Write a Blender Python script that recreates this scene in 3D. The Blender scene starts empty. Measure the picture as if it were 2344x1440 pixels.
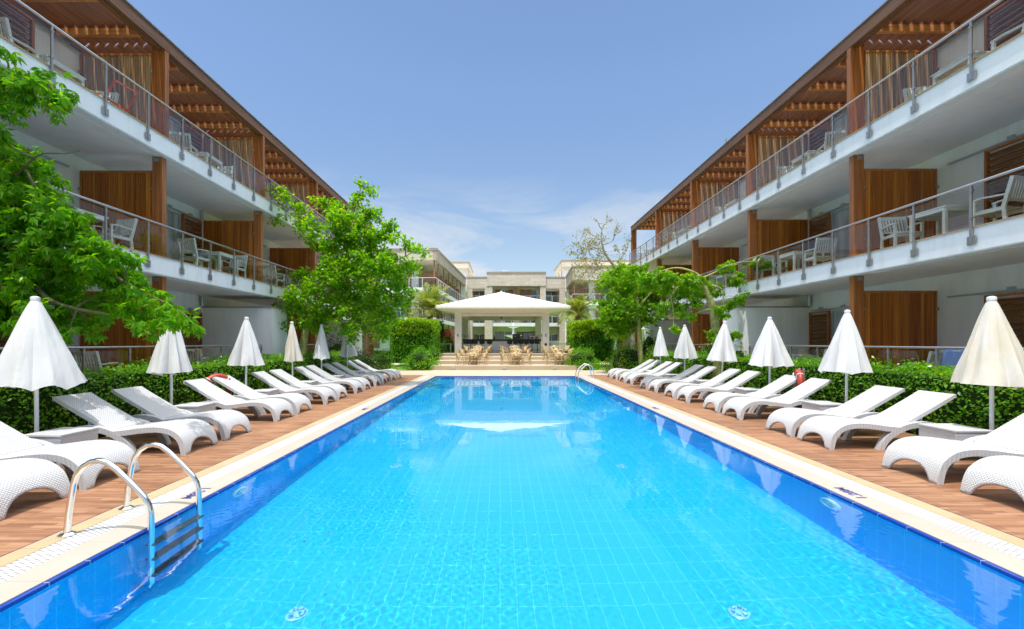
import bpy, math, random
import numpy as np
from mathutils import Vector, Matrix
random.seed(7)
RNG = np.random.default_rng(11)
R = math.radians
PI = math.pi
sc = bpy.context.scene
COL = sc.collection
CAM_Z = 1.7
SUN, SKY, EXPO = 2.1, 0.102, 1.08

def at(px, py, d):
    """World point that stands d metres in front of the camera, from a photo position."""
    return ((px - 1145) * d / 1000, d, CAM_Z + (783 - py) * d / 1000)

# ------------------------------------------------------------------ materials
class NT:
    def __init__(s, m):
        m.use_nodes = True
        s.t = m.node_tree
        s.t.nodes.clear()
        s.out = s.t.nodes.new('ShaderNodeOutputMaterial')
    def n(s, typ, **kw):
        nd = s.t.nodes.new('ShaderNode' + typ)
        for k, v in kw.items():
            if k.startswith('_'):
                setattr(nd, k[1:], v)
            else:
                k2 = k.replace('__', ' ')
                sock = nd.inputs[int(k2[1:])] if k2[0] == 'i' and k2[1:].isdigit() else nd.inputs[k2]
                if isinstance(v, bpy.types.NodeSocket):
                    s.t.links.new(v, sock)
                else:
                    sock.default_value = v
        return nd
    def link(s, a, b):
        s.t.links.new(a, b)

def c4(c):
    return (c[0], c[1], c[2], 1.0)

def ramp(nt, fac, stops, interp='LINEAR'):
    r = nt.n('ValToRGB', Fac=fac)
    r.color_ramp.interpolation = interp
    el = r.color_ramp.elements
    while len(el) < len(stops):
        el.new(0.5)
    for e, (p, c) in zip(el, stops):
        e.position = p
        e.color = c4(c)
    return r.outputs['Color']

def noise(nt, vec, scale, detail=3.0, rough=0.55):
    return nt.n('TexNoise', Vector=vec, Scale=scale, Detail=detail, Roughness=rough).outputs['Fac']

def mapped(nt, scale=(1, 1, 1), rot=(0, 0, 0), coord='Object'):
    tc = nt.n('TexCoord')
    return nt.n('Mapping', Vector=tc.outputs[coord], Scale=scale, Rotation=rot).outputs['Vector']

def mixc(nt, fac, a, b, mode='MIX'):
    m = nt.n('Mix', _data_type='RGBA', _blend_type=mode)
    for sock, v in ((m.inputs[0], fac), (m.inputs[6], a), (m.inputs[7], b)):
        if isinstance(v, bpy.types.NodeSocket):
            nt.link(v, sock)
        elif isinstance(v, tuple):
            sock.default_value = c4(v)
        else:
            sock.default_value = v
    return m.outputs[2]

def bump(nt, h, strength=0.3, dist=0.01):
    return nt.n('Bump', Height=h, Strength=strength, Distance=dist).outputs['Normal']

def surf(nt, **kw):
    b = nt.n('BsdfPrincipled', **kw)
    nt.link(b.outputs[0], nt.out.inputs[0])
    return b

MATS = {}
def newmat(name):
    m = bpy.data.materials.new(name)
    MATS[name] = m
    return m, NT(m)

def plain(name, col, rough=0.5, metal=0.0, var=0.06, scale=3.0, spec=0.5, bumpy=0.0):
    m, nt = newmat(name)
    v = mapped(nt)
    f = noise(nt, v, scale, 5)
    c = ramp(nt, f, [(0.3, tuple(x * (1 - var) for x in col)), (0.7, tuple(min(1, x * (1 + var)) for x in col))])
    kw = dict(Roughness=rough, Metallic=metal)
    kw['Base__Color'] = c
    kw['Specular__IOR__Level'] = spec
    if bumpy:
        kw['Normal'] = bump(nt, noise(nt, v, scale * 20, 4), bumpy, 0.004)
    surf(nt, **kw)
    return m

def wood(name, cols, axis='z', rough=0.5, grain=14.0, dark=0.55):
    """Boards: colour changes from board to board (island), grain runs along the axis."""
    m, nt = newmat(name)
    sc_ = {'x': (0.6, grain, grain), 'y': (grain, 0.6, grain), 'z': (grain, grain, 0.6)}[axis]
    v = mapped(nt, sc_)
    isl = nt.n('NewGeometry').outputs['Random Per Island']
    n = len(cols)
    base = ramp(nt, isl, [(i / max(1, n - 1), c) for i, c in enumerate(cols)])
    g = noise(nt, v, 1.6, 6, 0.65)
    gr = ramp(nt, g, [(0.32, (dark,) * 3), (0.62, (1.1,) * 3)])
    c = mixc(nt, 1.0, base, gr, 'MULTIPLY')
    surf(nt, Base__Color=c, Roughness=rough, Normal=bump(nt, g, 0.25, 0.004))
    return m

def foliage(name, cols, trans=0.4, gloss=0.35):
    m, nt = newmat(name)
    isl = nt.n('NewGeometry').outputs['Random Per Island']
    n = len(cols)
    base = ramp(nt, isl, [(i / max(1, n - 1), c) for i, c in enumerate(cols)])
    big = noise(nt, mapped(nt), 1.3, 2)
    tint = ramp(nt, big, [(0.35, (0.75, 0.85, 0.8)), (0.65, (1.25, 1.12, 0.9))])
    c = mixc(nt, 1.0, base, tint, 'MULTIPLY')
    b = nt.n('BsdfPrincipled', Base__Color=c, Roughness=gloss, Specular__IOR__Level=0.35)
    tcol = mixc(nt, 1.0, c, (1.6, 1.5, 0.5), 'MULTIPLY')
    t = nt.n('BsdfTranslucent', Color=tcol)
    mx = nt.n('MixShader', Fac=trans, i1=b.outputs[0], i2=t.outputs[0])
    nt.link(mx.outputs[0], nt.out.inputs[0])
    return m

def plaster_mat(name, col, stain=0.05):
    m, nt = newmat(name)
    v = mapped(nt)
    f = noise(nt, v, 0.7, 6)
    st = noise(nt, mapped(nt, (2.2, 2.2, 0.35)), 1.5, 5)
    a = ramp(nt, f, [(0.3, tuple(x * (1 - stain) for x in col)), (0.7, col)])
    c = mixc(nt, 1.0, a, ramp(nt, st, [(0.28, (1 - stain * 2.2, 1 - stain * 2.3, 1 - stain * 2.6)), (0.5, (1, 1, 1))]), 'MULTIPLY')
    surf(nt, Base__Color=c, Roughness=0.75, Specular__IOR__Level=0.25, Normal=bump(nt, noise(nt, v, 60, 4), 0.12, 0.004))
    return m

plaster = plaster_mat('white_plaster', (0.88, 0.88, 0.86))
plaster_slab = plaster_mat('slab_plaster', (0.88, 0.89, 0.89), 0.05)
plaster_ceil = plaster_mat('ceiling_plaster', (0.86, 0.85, 0.82), 0.03)
plaster_cream = plaster_mat('cream_plaster', (0.74, 0.66, 0.55))
plaster_gray = plaster_mat('pavilion_plaster', (0.80, 0.78, 0.71), 0.03)
roof_white = plain('white_roof_paint', (0.84, 0.83, 0.80), 0.6, var=0.03)
timber = wood('orange_timber', [(0.48, 0.165, 0.040), (0.40, 0.13, 0.032), (0.53, 0.19, 0.05)], 'z', 0.42)
timber_y = wood('pergola_timber', [(0.27, 0.115, 0.045), (0.22, 0.092, 0.038), (0.31, 0.135, 0.052)], 'y', 0.5)
timber_x = wood('cross_timber', [(0.66, 0.27, 0.085), (0.58, 0.23, 0.07), (0.72, 0.31, 0.10)], 'x', 0.5)
slats_warm = wood('warm_slats', [(0.60, 0.190, 0.024), (0.42, 0.115, 0.015), (0.70, 0.245, 0.032), (0.52, 0.155, 0.018), (0.34, 0.095, 0.014)], 'z', 0.38, 18)
muted_timber = wood('muted_far_timber', [(0.36, 0.19, 0.095), (0.30, 0.155, 0.08), (0.42, 0.23, 0.12)], 'z', 0.6)
slats_grey = wood('weathered_slats', [(0.38, 0.22, 0.13), (0.62, 0.37, 0.18), (0.24, 0.165, 0.125), (0.68, 0.43, 0.22), (0.36, 0.25, 0.18), (0.55, 0.29, 0.12)], 'z', 0.6, 18)
slats_dark = wood('louvre_wood', [(0.24, 0.10, 0.045), (0.13, 0.058, 0.03), (0.34, 0.145, 0.06), (0.18, 0.075, 0.036), (0.28, 0.12, 0.05)], 'y', 0.5)
slats_cross = wood('shutter_boards', [(0.20, 0.075, 0.022), (0.26, 0.10, 0.03), (0.15, 0.055, 0.018)], 'y', 0.45)
steel = plain('brushed_steel', (0.52, 0.52, 0.53), 0.32, 0.9, 0.05, 6)
steel_dull = plain('dull_steel', (0.36, 0.36, 0.37), 0.5, 0.6, 0.06, 6)
steel_post = plain('post_steel', (0.38, 0.365, 0.355), 0.42, 0.7, 0.06, 6)
chrome = plain('polished_steel', (0.80, 0.79, 0.76), 0.12, 1.0, 0.04, 8)
frame_grey = plain('grey_frame', (0.42, 0.45, 0.47), 0.45, 0.1)
white_metal = plain('white_metal', (0.80, 0.80, 0.80), 0.4)
chair_paint = plain('sage_white_paint', (0.66, 0.72, 0.66), 0.55, var=0.08, scale=6)
black_plastic = plain('black_plastic', (0.018, 0.018, 0.02), 0.4)
dark_wood = plain('dark_counter_wood', (0.05, 0.032, 0.024), 0.35)
red_plastic = plain('red_plastic', (0.42, 0.05, 0.03), 0.45, var=0.2, scale=5)
orange_plastic = plain('orange_plastic', (0.75, 0.13, 0.02), 0.45)
rope_mat = plain('pale_rope', (0.72, 0.68, 0.60), 0.9)
brown_brick = plain('brown_render', (0.30, 0.10, 0.05), 0.8, var=0.15)
bamboo = plain('bamboo_cane', (0.40, 0.265, 0.11), 0.4, var=0.15, scale=9)
rattan = plain('rattan_weave', (0.50, 0.385, 0.205), 0.6, var=0.1, scale=25, bumpy=0.5)
cushion = plain('cream_cushion', (0.78, 0.70, 0.55), 0.8)
bark_green = plain('green_bark', (0.34, 0.35, 0.11), 0.85, var=0.35, scale=9, bumpy=0.7)
bark_dark = plain('dark_green_bark', (0.13, 0.13, 0.055), 0.9, var=0.35, scale=9, bumpy=0.7)
bark_grey = plain('grey_bark', (0.33, 0.30, 0.20), 0.9, var=0.3, scale=12, bumpy=0.6)
bark_brown = plain('brown_bark', (0.16, 0.105, 0.06), 0.95, var=0.4, scale=14, bumpy=1.0)
core_shade = plain('leaf_shadow_core', (0.020, 0.045, 0.010), 1.0, var=0.4, scale=12, spec=0.1)  # near-black green: shade between the leaves painted as a solid colour
pale_stone = plain('pale_stone', (0.72, 0.66, 0.55), 0.8, var=0.08)
blue_cloth = plain('blue_linen', (0.22, 0.34, 0.70), 0.9)
white_cloth = plain('white_linen', (0.80, 0.80, 0.80), 0.9)

# stone cladding of the far blocks
def stone_mat(name, c1, c2, along='x'):
    m, nt = newmat(name)
    tc = nt.n('TexCoord')
    sep = nt.n('SeparateXYZ', Vector=tc.outputs['Object'])
    u = sep.outputs['X'] if along == 'x' else sep.outputs['Y']
    v = nt.n('CombineXYZ', X=u, Y=sep.outputs['Z'])
    br = nt.n('TexBrick', Vector=v.outputs[0], Color1=c4(c1), Color2=c4(c2), Mortar=c4(tuple(x * 0.72 for x in c1)), Scale=1.0,
              Mortar__Size=0.016, Brick__Width=1.3, Row__Height=0.42)
    f = noise(nt, mapped(nt, (1, 1, 5)), 1.4, 5)
    c = mixc(nt, 1.0, br.outputs['Color'], ramp(nt, f, [(0.3, (0.84,) * 3), (0.7, (1.06,) * 3)]), 'MULTIPLY')
    surf(nt, Base__Color=c, Roughness=0.85, Specular__IOR__Level=0.2)
    return m
stone_pale = stone_mat('pale_cladding', (0.74, 0.63, 0.53), (0.66, 0.55, 0.455))
stone_grey = stone_mat('grey_cladding', (0.44, 0.35, 0.295), (0.38, 0.305, 0.255))
stone_pale_y = stone_mat('pale_cladding_side', (0.66, 0.59, 0.51), (0.60, 0.53, 0.46), 'y')
stone_grey_y = stone_mat('grey_cladding_side', (0.52, 0.425, 0.36), (0.46, 0.37, 0.315), 'y')

# glass
def pane_mat(name, tint, gloss=1.0):
    m, nt = newmat(name)
    tr = nt.n('BsdfTransparent', Color=c4(tint))
    gl = nt.n('BsdfGlossy', Color=(gloss, gloss, gloss, 1), Roughness=0.01)
    fr = nt.n('Fresnel', IOR=1.5)
    gm = nt.n('NewGeometry')
    front = nt.n('Math', _operation='SUBTRACT', i0=1.0, i1=gm.outputs['Backfacing'])
    fac = nt.n('Math', _operation='MULTIPLY', i0=fr.outputs[0], i1=front.outputs[0])
    mx = nt.n('MixShader', Fac=fac.outputs[0], i1=tr.outputs[0], i2=gl.outputs[0])
    nt.link(mx.outputs[0], nt.out.inputs[0])
    return m
rail_glass = pane_mat('smoky_rail_glass', (0.89, 0.89, 0.885))
clear_glass = pane_mat('pale_rail_glass', (0.93, 0.94, 0.94))
def window_mat(name, col):
    m, nt = newmat(name)
    f = noise(nt, mapped(nt, (3, 3, 0.3)), 1.5, 3)
    c = ramp(nt, f, [(0.3, tuple(x * 0.6 for x in col)), (0.7, tuple(x * 1.3 for x in col))])
    surf(nt, Base__Color=c, Roughness=0.04, Specular__IOR__Level=0.9)
    return m
window_blue = window_mat('blue_window_glass', (0.05, 0.10, 0.16))
window_dark = window_mat('dark_window_glass', (0.10, 0.115, 0.12))
window_curtain = window_mat('curtained_glass', (0.42, 0.46, 0.47))

# deck tiles that look like timber, boards across the deck
m, deck_nt = newmat('wood_look_deck_tiles')
nt = deck_nt
v = mapped(nt)
br = nt.n('TexBrick', _offset=0.0, Vector=v, Color1=(0.0, 0, 0, 1), Color2=(1, 1, 1, 1), Mortar=(0.5, 0.5, 0.5, 1), Scale=1.0, Mortar__Size=0.0025,
          Brick__Width=0.92, Row__Height=0.15)
pl = nt.n('TexBrick', _offset=0.37, Vector=v, Color1=(0, 0, 0, 1), Color2=(1, 1, 1, 1), Mortar=(0.5, 0.5, 0.5, 1), Scale=1.0, Mortar__Size=0.0,
          Brick__Width=0.46, Row__Height=0.05)
g = noise(nt, mapped(nt, (1.2, 16, 16)), 1.6, 7, 0.7)
tone = nt.n('Math', _operation='MULTIPLY_ADD', i0=pl.outputs['Color'], i1=0.35, i2=nt.n('Math', _operation='MULTIPLY', i0=g, i1=0.8).outputs[0])
c = ramp(nt, tone.outputs[0], [(0.22, (0.14, 0.064, 0.034)), (0.45, (0.255, 0.118, 0.061)), (0.62, (0.33, 0.168, 0.088)), (0.8, (0.385, 0.215, 0.12))])
c = mixc(nt, br.outputs['Fac'], c, (0.10, 0.045, 0.03))
dk = noise(nt, v, 0.6, 4)
c = mixc(nt, 1.0, c, ramp(nt, dk, [(0.40, (0.80,) * 3), (0.50, (0.97,) * 3), (0.7, (1.08,) * 3)]), 'MULTIPLY')
surf(nt, Base__Color=c, Roughness=0.55, Specular__IOR__Level=0.3, Normal=bump(nt, br.outputs['Fac'], -0.3, 0.004))
deck_mat = MATS['wood_look_deck_tiles']

def tile_mat(name, c1, c2, mortar, bw, rh, plane='xy', size=0.005, rough=0.5, off=0.0, var=0.06, vscale=1.0):
    m, nt = newmat(name)
    tc = nt.n('TexCoord')
    sep = nt.n('SeparateXYZ', Vector=tc.outputs['Object'])
    a, b = plane.upper()
    v = nt.n('CombineXYZ', X=sep.outputs[a], Y=sep.outputs[b]).outputs[0]
    br = nt.n('TexBrick', _offset=off, Vector=v, Color1=c4(c1), Color2=c4(c2), Mortar=c4(mortar), Scale=1.0, Mortar__Size=size, Mortar__Smooth=0.2,
              Brick__Width=bw, Row__Height=rh)
    f = noise(nt, tc.outputs['Object'], vscale, 5)
    c = mixc(nt, 1.0, br.outputs['Color'], ramp(nt, f, [(0.3, (1 - var,) * 3), (0.7, (1 + var * 0.6,) * 3)]), 'MULTIPLY')
    surf(nt, Base__Color=c, Roughness=rough, Specular__IOR__Level=0.35)
    return m
FLOOR_C = (0.004, 0.48, 0.92)
pool_floor_mat = tile_mat('pool_floor_tiles', FLOOR_C, (0.004, 0.47, 0.915), (0.05, 0.60, 0.94), 0.15, 0.30, 'xy', 0.0042, 0.4, 0.0, 0.03, 0.5)
pool_wall_mat = tile_mat('pool_wall_tiles', (0.002, 0.50, 0.98), (0.002, 0.49, 0.975), (0.05, 0.64, 0.98), 0.15, 0.30, 'yz', 0.004, 0.35, 0.0, 0.03, 0.5)
pool_wall_mat_x = tile_mat('pool_end_tiles', (0.002, 0.50, 0.98), (0.002, 0.49, 0.975), (0.05, 0.64, 0.98), 0.15, 0.30, 'xz', 0.004, 0.35, 0.0, 0.03, 0.5)
nosing_mat = tile_mat('dark_blue_nosing', (0.012, 0.05, 0.29), (0.014, 0.055, 0.32), (0.30, 0.36, 0.58), 5, 0.31, 'xy', 0.004, 0.2)
nosing_mat_x = tile_mat('dark_blue_end_nosing', (0.012, 0.03, 0.30), (0.014, 0.035, 0.33), (0.45, 0.5, 0.7), 0.31, 5, 'xy', 0.004, 0.2)
coping_mat = tile_mat('cream_coping', (0.43, 0.385, 0.325), (0.41, 0.365, 0.305), (0.31, 0.27, 0.22), 40, 0.62, 'xy', 0.003, 0.5, 0.0, 0.05, 2.0)
edge_mat = tile_mat('yellow_edge_stone', (0.45, 0.35, 0.21), (0.41, 0.315, 0.18), (0.24, 0.18, 0.115), 40, 0.60, 'xy', 0.003, 0.55, 0.0, 0.08, 4.0)
paving_mat = tile_mat('beige_paving', (0.50, 0.405, 0.285), (0.465, 0.375, 0.26), (0.37, 0.29, 0.20), 0.6, 0.6, 'xy', 0.004, 0.65, 0.0, 0.08, 1.2)
step_mat = tile_mat('beige_step_stone', (0.48, 0.39, 0.275), (0.445, 0.36, 0.25), (0.35, 0.28, 0.195), 0.9, 3.0, 'xy', 0.004, 0.65, 0.0, 0.08, 1.5)
path_mat = tile_mat('brown_path', (0.34, 0.19, 0.13), (0.30, 0.165, 0.11), (0.2, 0.12, 0.09), 0.3, 0.15, 'xy', 0.005, 0.8, 0.5, 0.1, 1.5)
pale_path_mat = tile_mat('pale_path', (0.58, 0.52, 0.45), (0.55, 0.49, 0.42), (0.42, 0.38, 0.33), 0.5, 0.5, 'xy', 0.006, 0.8)
terrace_mat = tile_mat('terracotta_tiles', (0.50, 0.34, 0.20), (0.46, 0.30, 0.17), (0.40, 0.30, 0.22), 0.3, 0.3, 'xy', 0.004, 0.5)

# white drain grating: pale bars with dark slots across, broken by two ribs
m, nt = newmat('white_drain_grating')
tc = nt.n('TexCoord')
sep = nt.n('SeparateXYZ', Vector=tc.outputs['Object'])
v = nt.n('CombineXYZ', X=sep.outputs['Y'], Y=sep.outputs['X']).outputs[0]
br = nt.n('TexBrick', _offset=0.5, Vector=v, Color1=(0.55, 0.55, 0.54, 1), Color2=(0.55, 0.55, 0.54, 1), Mortar=(0.08, 0.08, 0.09, 1), Scale=1.0, Mortar__Size=0.006,
          Brick__Width=0.042, Row__Height=0.0415)
ribs = nt.n('TexBrick', _offset=0.0, Vector=v, Color1=(0, 0, 0, 1), Color2=(0, 0, 0, 1), Mortar=(1, 1, 1, 1), Scale=1.0, Mortar__Size=0.006, Brick__Width=50, Row__Height=0.0415)
c = mixc(nt, ribs.outputs['Color'], br.outputs['Color'], (0.56, 0.56, 0.55))
surf(nt, Base__Color=c, Roughness=0.45)
grate_mat = m

# woven plastic of loungers and tables (uses the UVs: u across, v along)
def weave_mat(name):
    m, nt = newmat(name)
    tc = nt.n('TexCoord')
    br = nt.n('TexBrick', _offset=0.5, Vector=tc.outputs['UV'], Color1=(1, 1, 1, 1), Color2=(0.92, 0.92, 0.92, 1), Mortar=(0, 0, 0, 1), Scale=1.0,
              Mortar__Size=0.0045, Mortar__Smooth=1.0, Brick__Width=0.034, Row__Height=0.019)
    f = noise(nt, mapped(nt), 2.0, 5)
    base = ramp(nt, f, [(0.3, (0.68, 0.68, 0.68)), (0.7, (0.72, 0.72, 0.72))])
    c = mixc(nt, br.outputs['Fac'], base, (0.38, 0.38, 0.39))
    surf(nt, Base__Color=c, Roughness=0.42, Normal=bump(nt, br.outputs['Color'], 0.9, 0.006))
    return m
weave = weave_mat('white_woven_plastic')
white_plastic = plain('white_plastic', (0.80, 0.80, 0.80), 0.4, var=0.03)

def cloth_mat(name, c1, c2):
    m, nt = newmat(name)
    v = mapped(nt, (2.5, 2.5, 1.0))
    f = noise(nt, v, 1.6, 5)
    c = ramp(nt, f, [(0.35, c1), (0.7, c2)])
    b = nt.n('BsdfPrincipled', Base__Color=c, Roughness=0.85, Specular__IOR__Level=0.15, Normal=bump(nt, noise(nt, mapped(nt, (7, 7, 1.6)), 2.2, 6, 0.65), 0.5, 0.03))
    t = nt.n('BsdfTranslucent', Color=c)
    mx = nt.n('MixShader', Fac=0.28, i1=b.outputs[0], i2=t.outputs[0])
    nt.link(mx.outputs[0], nt.out.inputs[0])
    return m
cloth_white = cloth_mat('white_canvas', (0.82, 0.82, 0.815), (0.85, 0.85, 0.85))
cloth_cream = cloth_mat('cream_canvas', (0.80, 0.725, 0.58), (0.83, 0.81, 0.76))

# grass sheet
m, nt = newmat('lawn_grass')
v = mapped(nt)
f = noise(nt, v, 1.1, 5)
f2 = noise(nt, v, 40, 3)
c = ramp(nt, f, [(0.3, (0.085, 0.20, 0.012)), (0.7, (0.14, 0.30, 0.02))])
c = mixc(nt, 1.0, c, ramp(nt, f2, [(0.3, (0.6,) * 3), (0.7, (1.25,) * 3)]), 'MULTIPLY')
surf(nt, Base__Color=c, Roughness=0.9, Specular__IOR__Level=0.15, Normal=bump(nt, f2, 0.8, 0.03))
grass_mat = m

leaf_bright = foliage('bright_leaves', [(0.10, 0.30, 0.005), (0.15, 0.38, 0.006), (0.22, 0.43, 0.010), (0.12, 0.33, 0.006), (0.30, 0.42, 0.02)], 0.58)
leaf_deep = foliage('deep_leaves', [(0.06, 0.26, 0.005), (0.10, 0.34, 0.006), (0.16, 0.40, 0.008), (0.075, 0.29, 0.005), (0.24, 0.40, 0.015)], 0.58)
leaf_hedge = foliage('hedge_leaves', [(0.065, 0.23, 0.006), (0.11, 0.34, 0.008), (0.18, 0.41, 0.012), (0.075, 0.26, 0.007), (0.25, 0.42, 0.02)], 0.45, 0.3)
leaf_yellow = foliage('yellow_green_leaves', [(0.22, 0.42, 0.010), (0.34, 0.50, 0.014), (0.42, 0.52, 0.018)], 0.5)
leaf_cypress = foliage('cypress_sprays', [(0.055, 0.22, 0.010), (0.095, 0.30, 0.012), (0.15, 0.37, 0.015)], 0.4)
leaf_dry = foliage('sparse_yellow_leaves', [(0.22, 0.24, 0.04), (0.30, 0.27, 0.06), (0.18, 0.22, 0.05)], 0.35)
leaf_red = foliage('red_leaves', [(0.30, 0.045, 0.035), (0.22, 0.03, 0.03), (0.16, 0.10, 0.03)], 0.3)
leaf_dark = foliage('dark_shrub_leaves', [(0.020, 0.055, 0.010), (0.035, 0.09, 0.014), (0.06, 0.07, 0.02)], 0.2)
leaf_palm = foliage('palm_leaflets', [(0.16, 0.24, 0.06), (0.22, 0.30, 0.08), (0.20, 0.31, 0.04), (0.32, 0.30, 0.05)], 0.35)
leaf_goldpalm = foliage('golden_palm_leaflets', [(0.24, 0.25, 0.03), (0.32, 0.24, 0.03), (0.15, 0.22, 0.025)], 0.3)
flower_mat = foliage('pale_pink_blossom', [(0.70, 0.42, 0.36), (0.55, 0.30, 0.20), (0.75, 0.60, 0.50)], 0.3)
orange_stem = plain('orange_palm_stem', (0.50, 0.30, 0.05), 0.6, var=0.2)

# water: one clear refracting surface
m, nt = newmat('pool_water')
surf(nt, Base__Color=(1, 1, 1, 1), Roughness=0.0, IOR=1.333, Transmission__Weight=1.0)
water_mat = m

# ------------------------------------------------------------------ mesh helpers
def world_loc(o):
    v = Vector((0, 0, 0))
    while o is not None:
        v += o.location
        o = o.parent
    return v

def tag(o, label=None, cat=None, group=None, kind=None):
    if label: o['label'] = label
    if cat: o['category'] = cat
    if group: o['group'] = group
    if kind: o['kind'] = kind
    return o

def empty(name, loc=(0, 0, 0), label=None, cat=None, group=None):
    o = bpy.data.objects.new(name, None)
    o.empty_display_size = 0.2
    o.location = loc
    COL.objects.link(o)
    return tag(o, label, cat, group)

def link_mesh(name, me, mat, parent=None, origin=None):
    o = bpy.data.objects.new(name, me)
    COL.objects.link(o)
    if mat is not None:
        me.materials.append(mat)
    if parent is not None:
        o.parent = parent
    elif origin is not None:
        o.location = origin
    return o

def mesh_np(name, verts, faces, mat, parent=None, smooth=False, origin=None):
    """verts (N,3), faces (M,k): one mesh from arrays, in world coordinates."""
    verts = np.asarray(verts, float).reshape(-1, 3)
    off = np.array(world_loc(parent)) if parent is not None else np.array(origin if origin is not None else (0, 0, 0), float)
    verts = verts - off
    faces = np.asarray(faces, np.int32)
    me = bpy.data.meshes.new(name)
    me.vertices.add(len(verts))
    me.vertices.foreach_set('co', verts.ravel())
    me.loops.add(faces.size)
    me.loops.foreach_set('vertex_index', faces.ravel())
    me.polygons.add(len(faces))
    me.polygons.foreach_set('loop_start', np.arange(0, faces.size, faces.shape[1], dtype=np.int32))
    if smooth:
        me.polygons.foreach_set('use_smooth', np.ones(len(faces), bool))
    me.update(calc_edges=True)
    return link_mesh(name, me, mat, parent, origin)

class MB:
    def __init__(s):
        s.v, s.f = [], []
    def add(s, verts, faces):
        n = len(s.v)
        s.v += [tuple(p) for p in verts]
        s.f += [tuple(i + n for i in f) for f in faces]
        return s
    def box(s, x0, x1, y0, y1, z0, z1):
        x0, x1 = min(x0, x1), max(x0, x1); y0, y1 = min(y0, y1), max(y0, y1)
        return s.add([(x0, y0, z0), (x1, y0, z0), (x1, y1, z0), (x0, y1, z0), (x0, y0, z1), (x1, y0, z1), (x1, y1, z1), (x0, y1, z1)],
                     [(0, 3, 2, 1), (4, 5, 6, 7), (0, 1, 5, 4), (1, 2, 6, 5), (2, 3, 7, 6), (3, 0, 4, 7)])
    def beam(s, p, q, w, h, up=(0, 0, 1)):
        p, q, up = Vector(p), Vector(q), Vector(up)
        d = (q - p).normalized()
        a = d.cross(up)
        if a.length < 1e-4: a = d.cross(Vector((1, 0, 0)))
        a.normalize(); b = a.cross(d).normalized()
        vs = []
        for c in (p, q):
            for i, j in ((-1, -1), (1, -1), (1, 1), (-1, 1)):
                vs.append(c + a * (i * w / 2) + b * (j * h / 2))
        return s.add(vs, [(0, 1, 2, 3), (7, 6, 5, 4), (0, 4, 5, 1), (1, 5, 6, 2), (2, 6, 7, 3), (3, 7, 4, 0)])
    def tube(s, pts, r, n=8, cap=True):
        pts = [Vector(p) for p in pts]
        rs = r if isinstance(r, (list, tuple)) else [r] * len(pts)
        vs, fs = [], []
        t0 = (pts[1] - pts[0]).normalized()
        a = t0.cross(Vector((0, 0, 1)))
        if a.length < 1e-3: a = t0.cross(Vector((0, 1, 0)))
        a.normalize()
        for i, p in enumerate(pts):
            t = (pts[min(i + 1, len(pts) - 1)] - pts[max(i - 1, 0)]).normalized()
            a = (a - t * a.dot(t))
            if a.length < 1e-5: a = t.orthogonal()
            a.normalize()
            b = t.cross(a)
            for k in range(n):
                an = 2 * PI * k / n
                vs.append(p + (a * math.cos(an) + b * math.sin(an)) * rs[i])
        for i in range(len(pts) - 1):
            for k in range(n):
                k2 = (k + 1) % n
                fs.append((i * n + k, i * n + k2, (i + 1) * n + k2, (i + 1) * n + k))
        if cap:
            fs.append(tuple(range(n - 1, -1, -1)))
            fs.append(tuple((len(pts) - 1) * n + k for k in range(n)))
        return s.add(vs, fs)
    def lathe(s, cx, cy, prof, n=20):
        vs, fs = [], []
        for r, z in prof:
            for k in range(n):
                a = 2 * PI * k / n
                vs.append((cx + r * math.cos(a), cy + r * math.sin(a), z))
        for i in range(len(prof) - 1):
            for k in range(n):
                k2 = (k + 1) % n
                fs.append((i * n + k, i * n + k2, (i + 1) * n + k2, (i + 1) * n + k))
        fs.append(tuple(range(n - 1, -1, -1)))
        fs.append(tuple((len(prof) - 1) * n + k for k in range(n)))
        return s.add(vs, fs)
    def sweep(s, path, sect):
        """path: list of (x,z) with a y-extruded rectangular section: sect=(y0,y1,thickness below)."""
        y0, y1, t = sect
        vs, fs = [], []
        P = [Vector((x, 0, z)) for x, z in path]
        for i, p in enumerate(P):
            d = (P[min(i + 1, len(P) - 1)] - P[max(i - 1, 0)]).normalized()
            nrm = Vector((-d.z, 0, d.x))
            q = p - nrm * t
            vs += [(p.x, y0, p.z), (p.x, y1, p.z), (q.x, y1, q.z), (q.x, y0, q.z)]
        for i in range(len(P) - 1):
            a, b = i * 4, i * 4 + 4
            for k in range(4):
                k2 = (k + 1) % 4
                fs.append((a + k, a + k2, b + k2, b + k))
        fs.append((3, 2, 1, 0)); e = (len(P) - 1) * 4
        fs.append((e, e + 1, e + 2, e + 3))
        return s.add(vs, fs)
    def build(s, name, mat, parent=None, smooth=False, origin=None, bevel=0.0, uv=None):
        off = world_loc(parent) if parent is not None else Vector(origin) if origin is not None else Vector((0, 0, 0))
        me = bpy.data.meshes.new(name)
        me.from_pydata([tuple(Vector(p) - off) for p in s.v], [], s.f)
        if smooth:
            me.polygons.foreach_set('use_smooth', [True] * len(me.polygons))
        me.update()
        o = link_mesh(name, me, mat, parent, origin)
        if uv == 'box':
            box_uv(me)
        if bevel:
            b = o.modifiers.new('bevel', 'BEVEL'); b.width = bevel; b.segments = 2; b.limit_method = 'ANGLE'; b.angle_limit = R(40)
        if smooth:
            try:
                me.set_sharp_from_angle(angle=R(38))
            except Exception:
                pass
        return o

def box_uv(me):
    uvl = me.uv_layers.new(name='UVMap')
    for p in me.polygons:
        n = p.normal
        ax = max(range(3), key=lambda k: abs(n[k]))
        for li in p.loop_indices:
            co = me.vertices[me.loops[li].vertex_index].co
            uvl.data[li].uv = {0: (co.y, co.z), 1: (co.x, co.z), 2: (co.x, co.y)}[ax]

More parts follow.
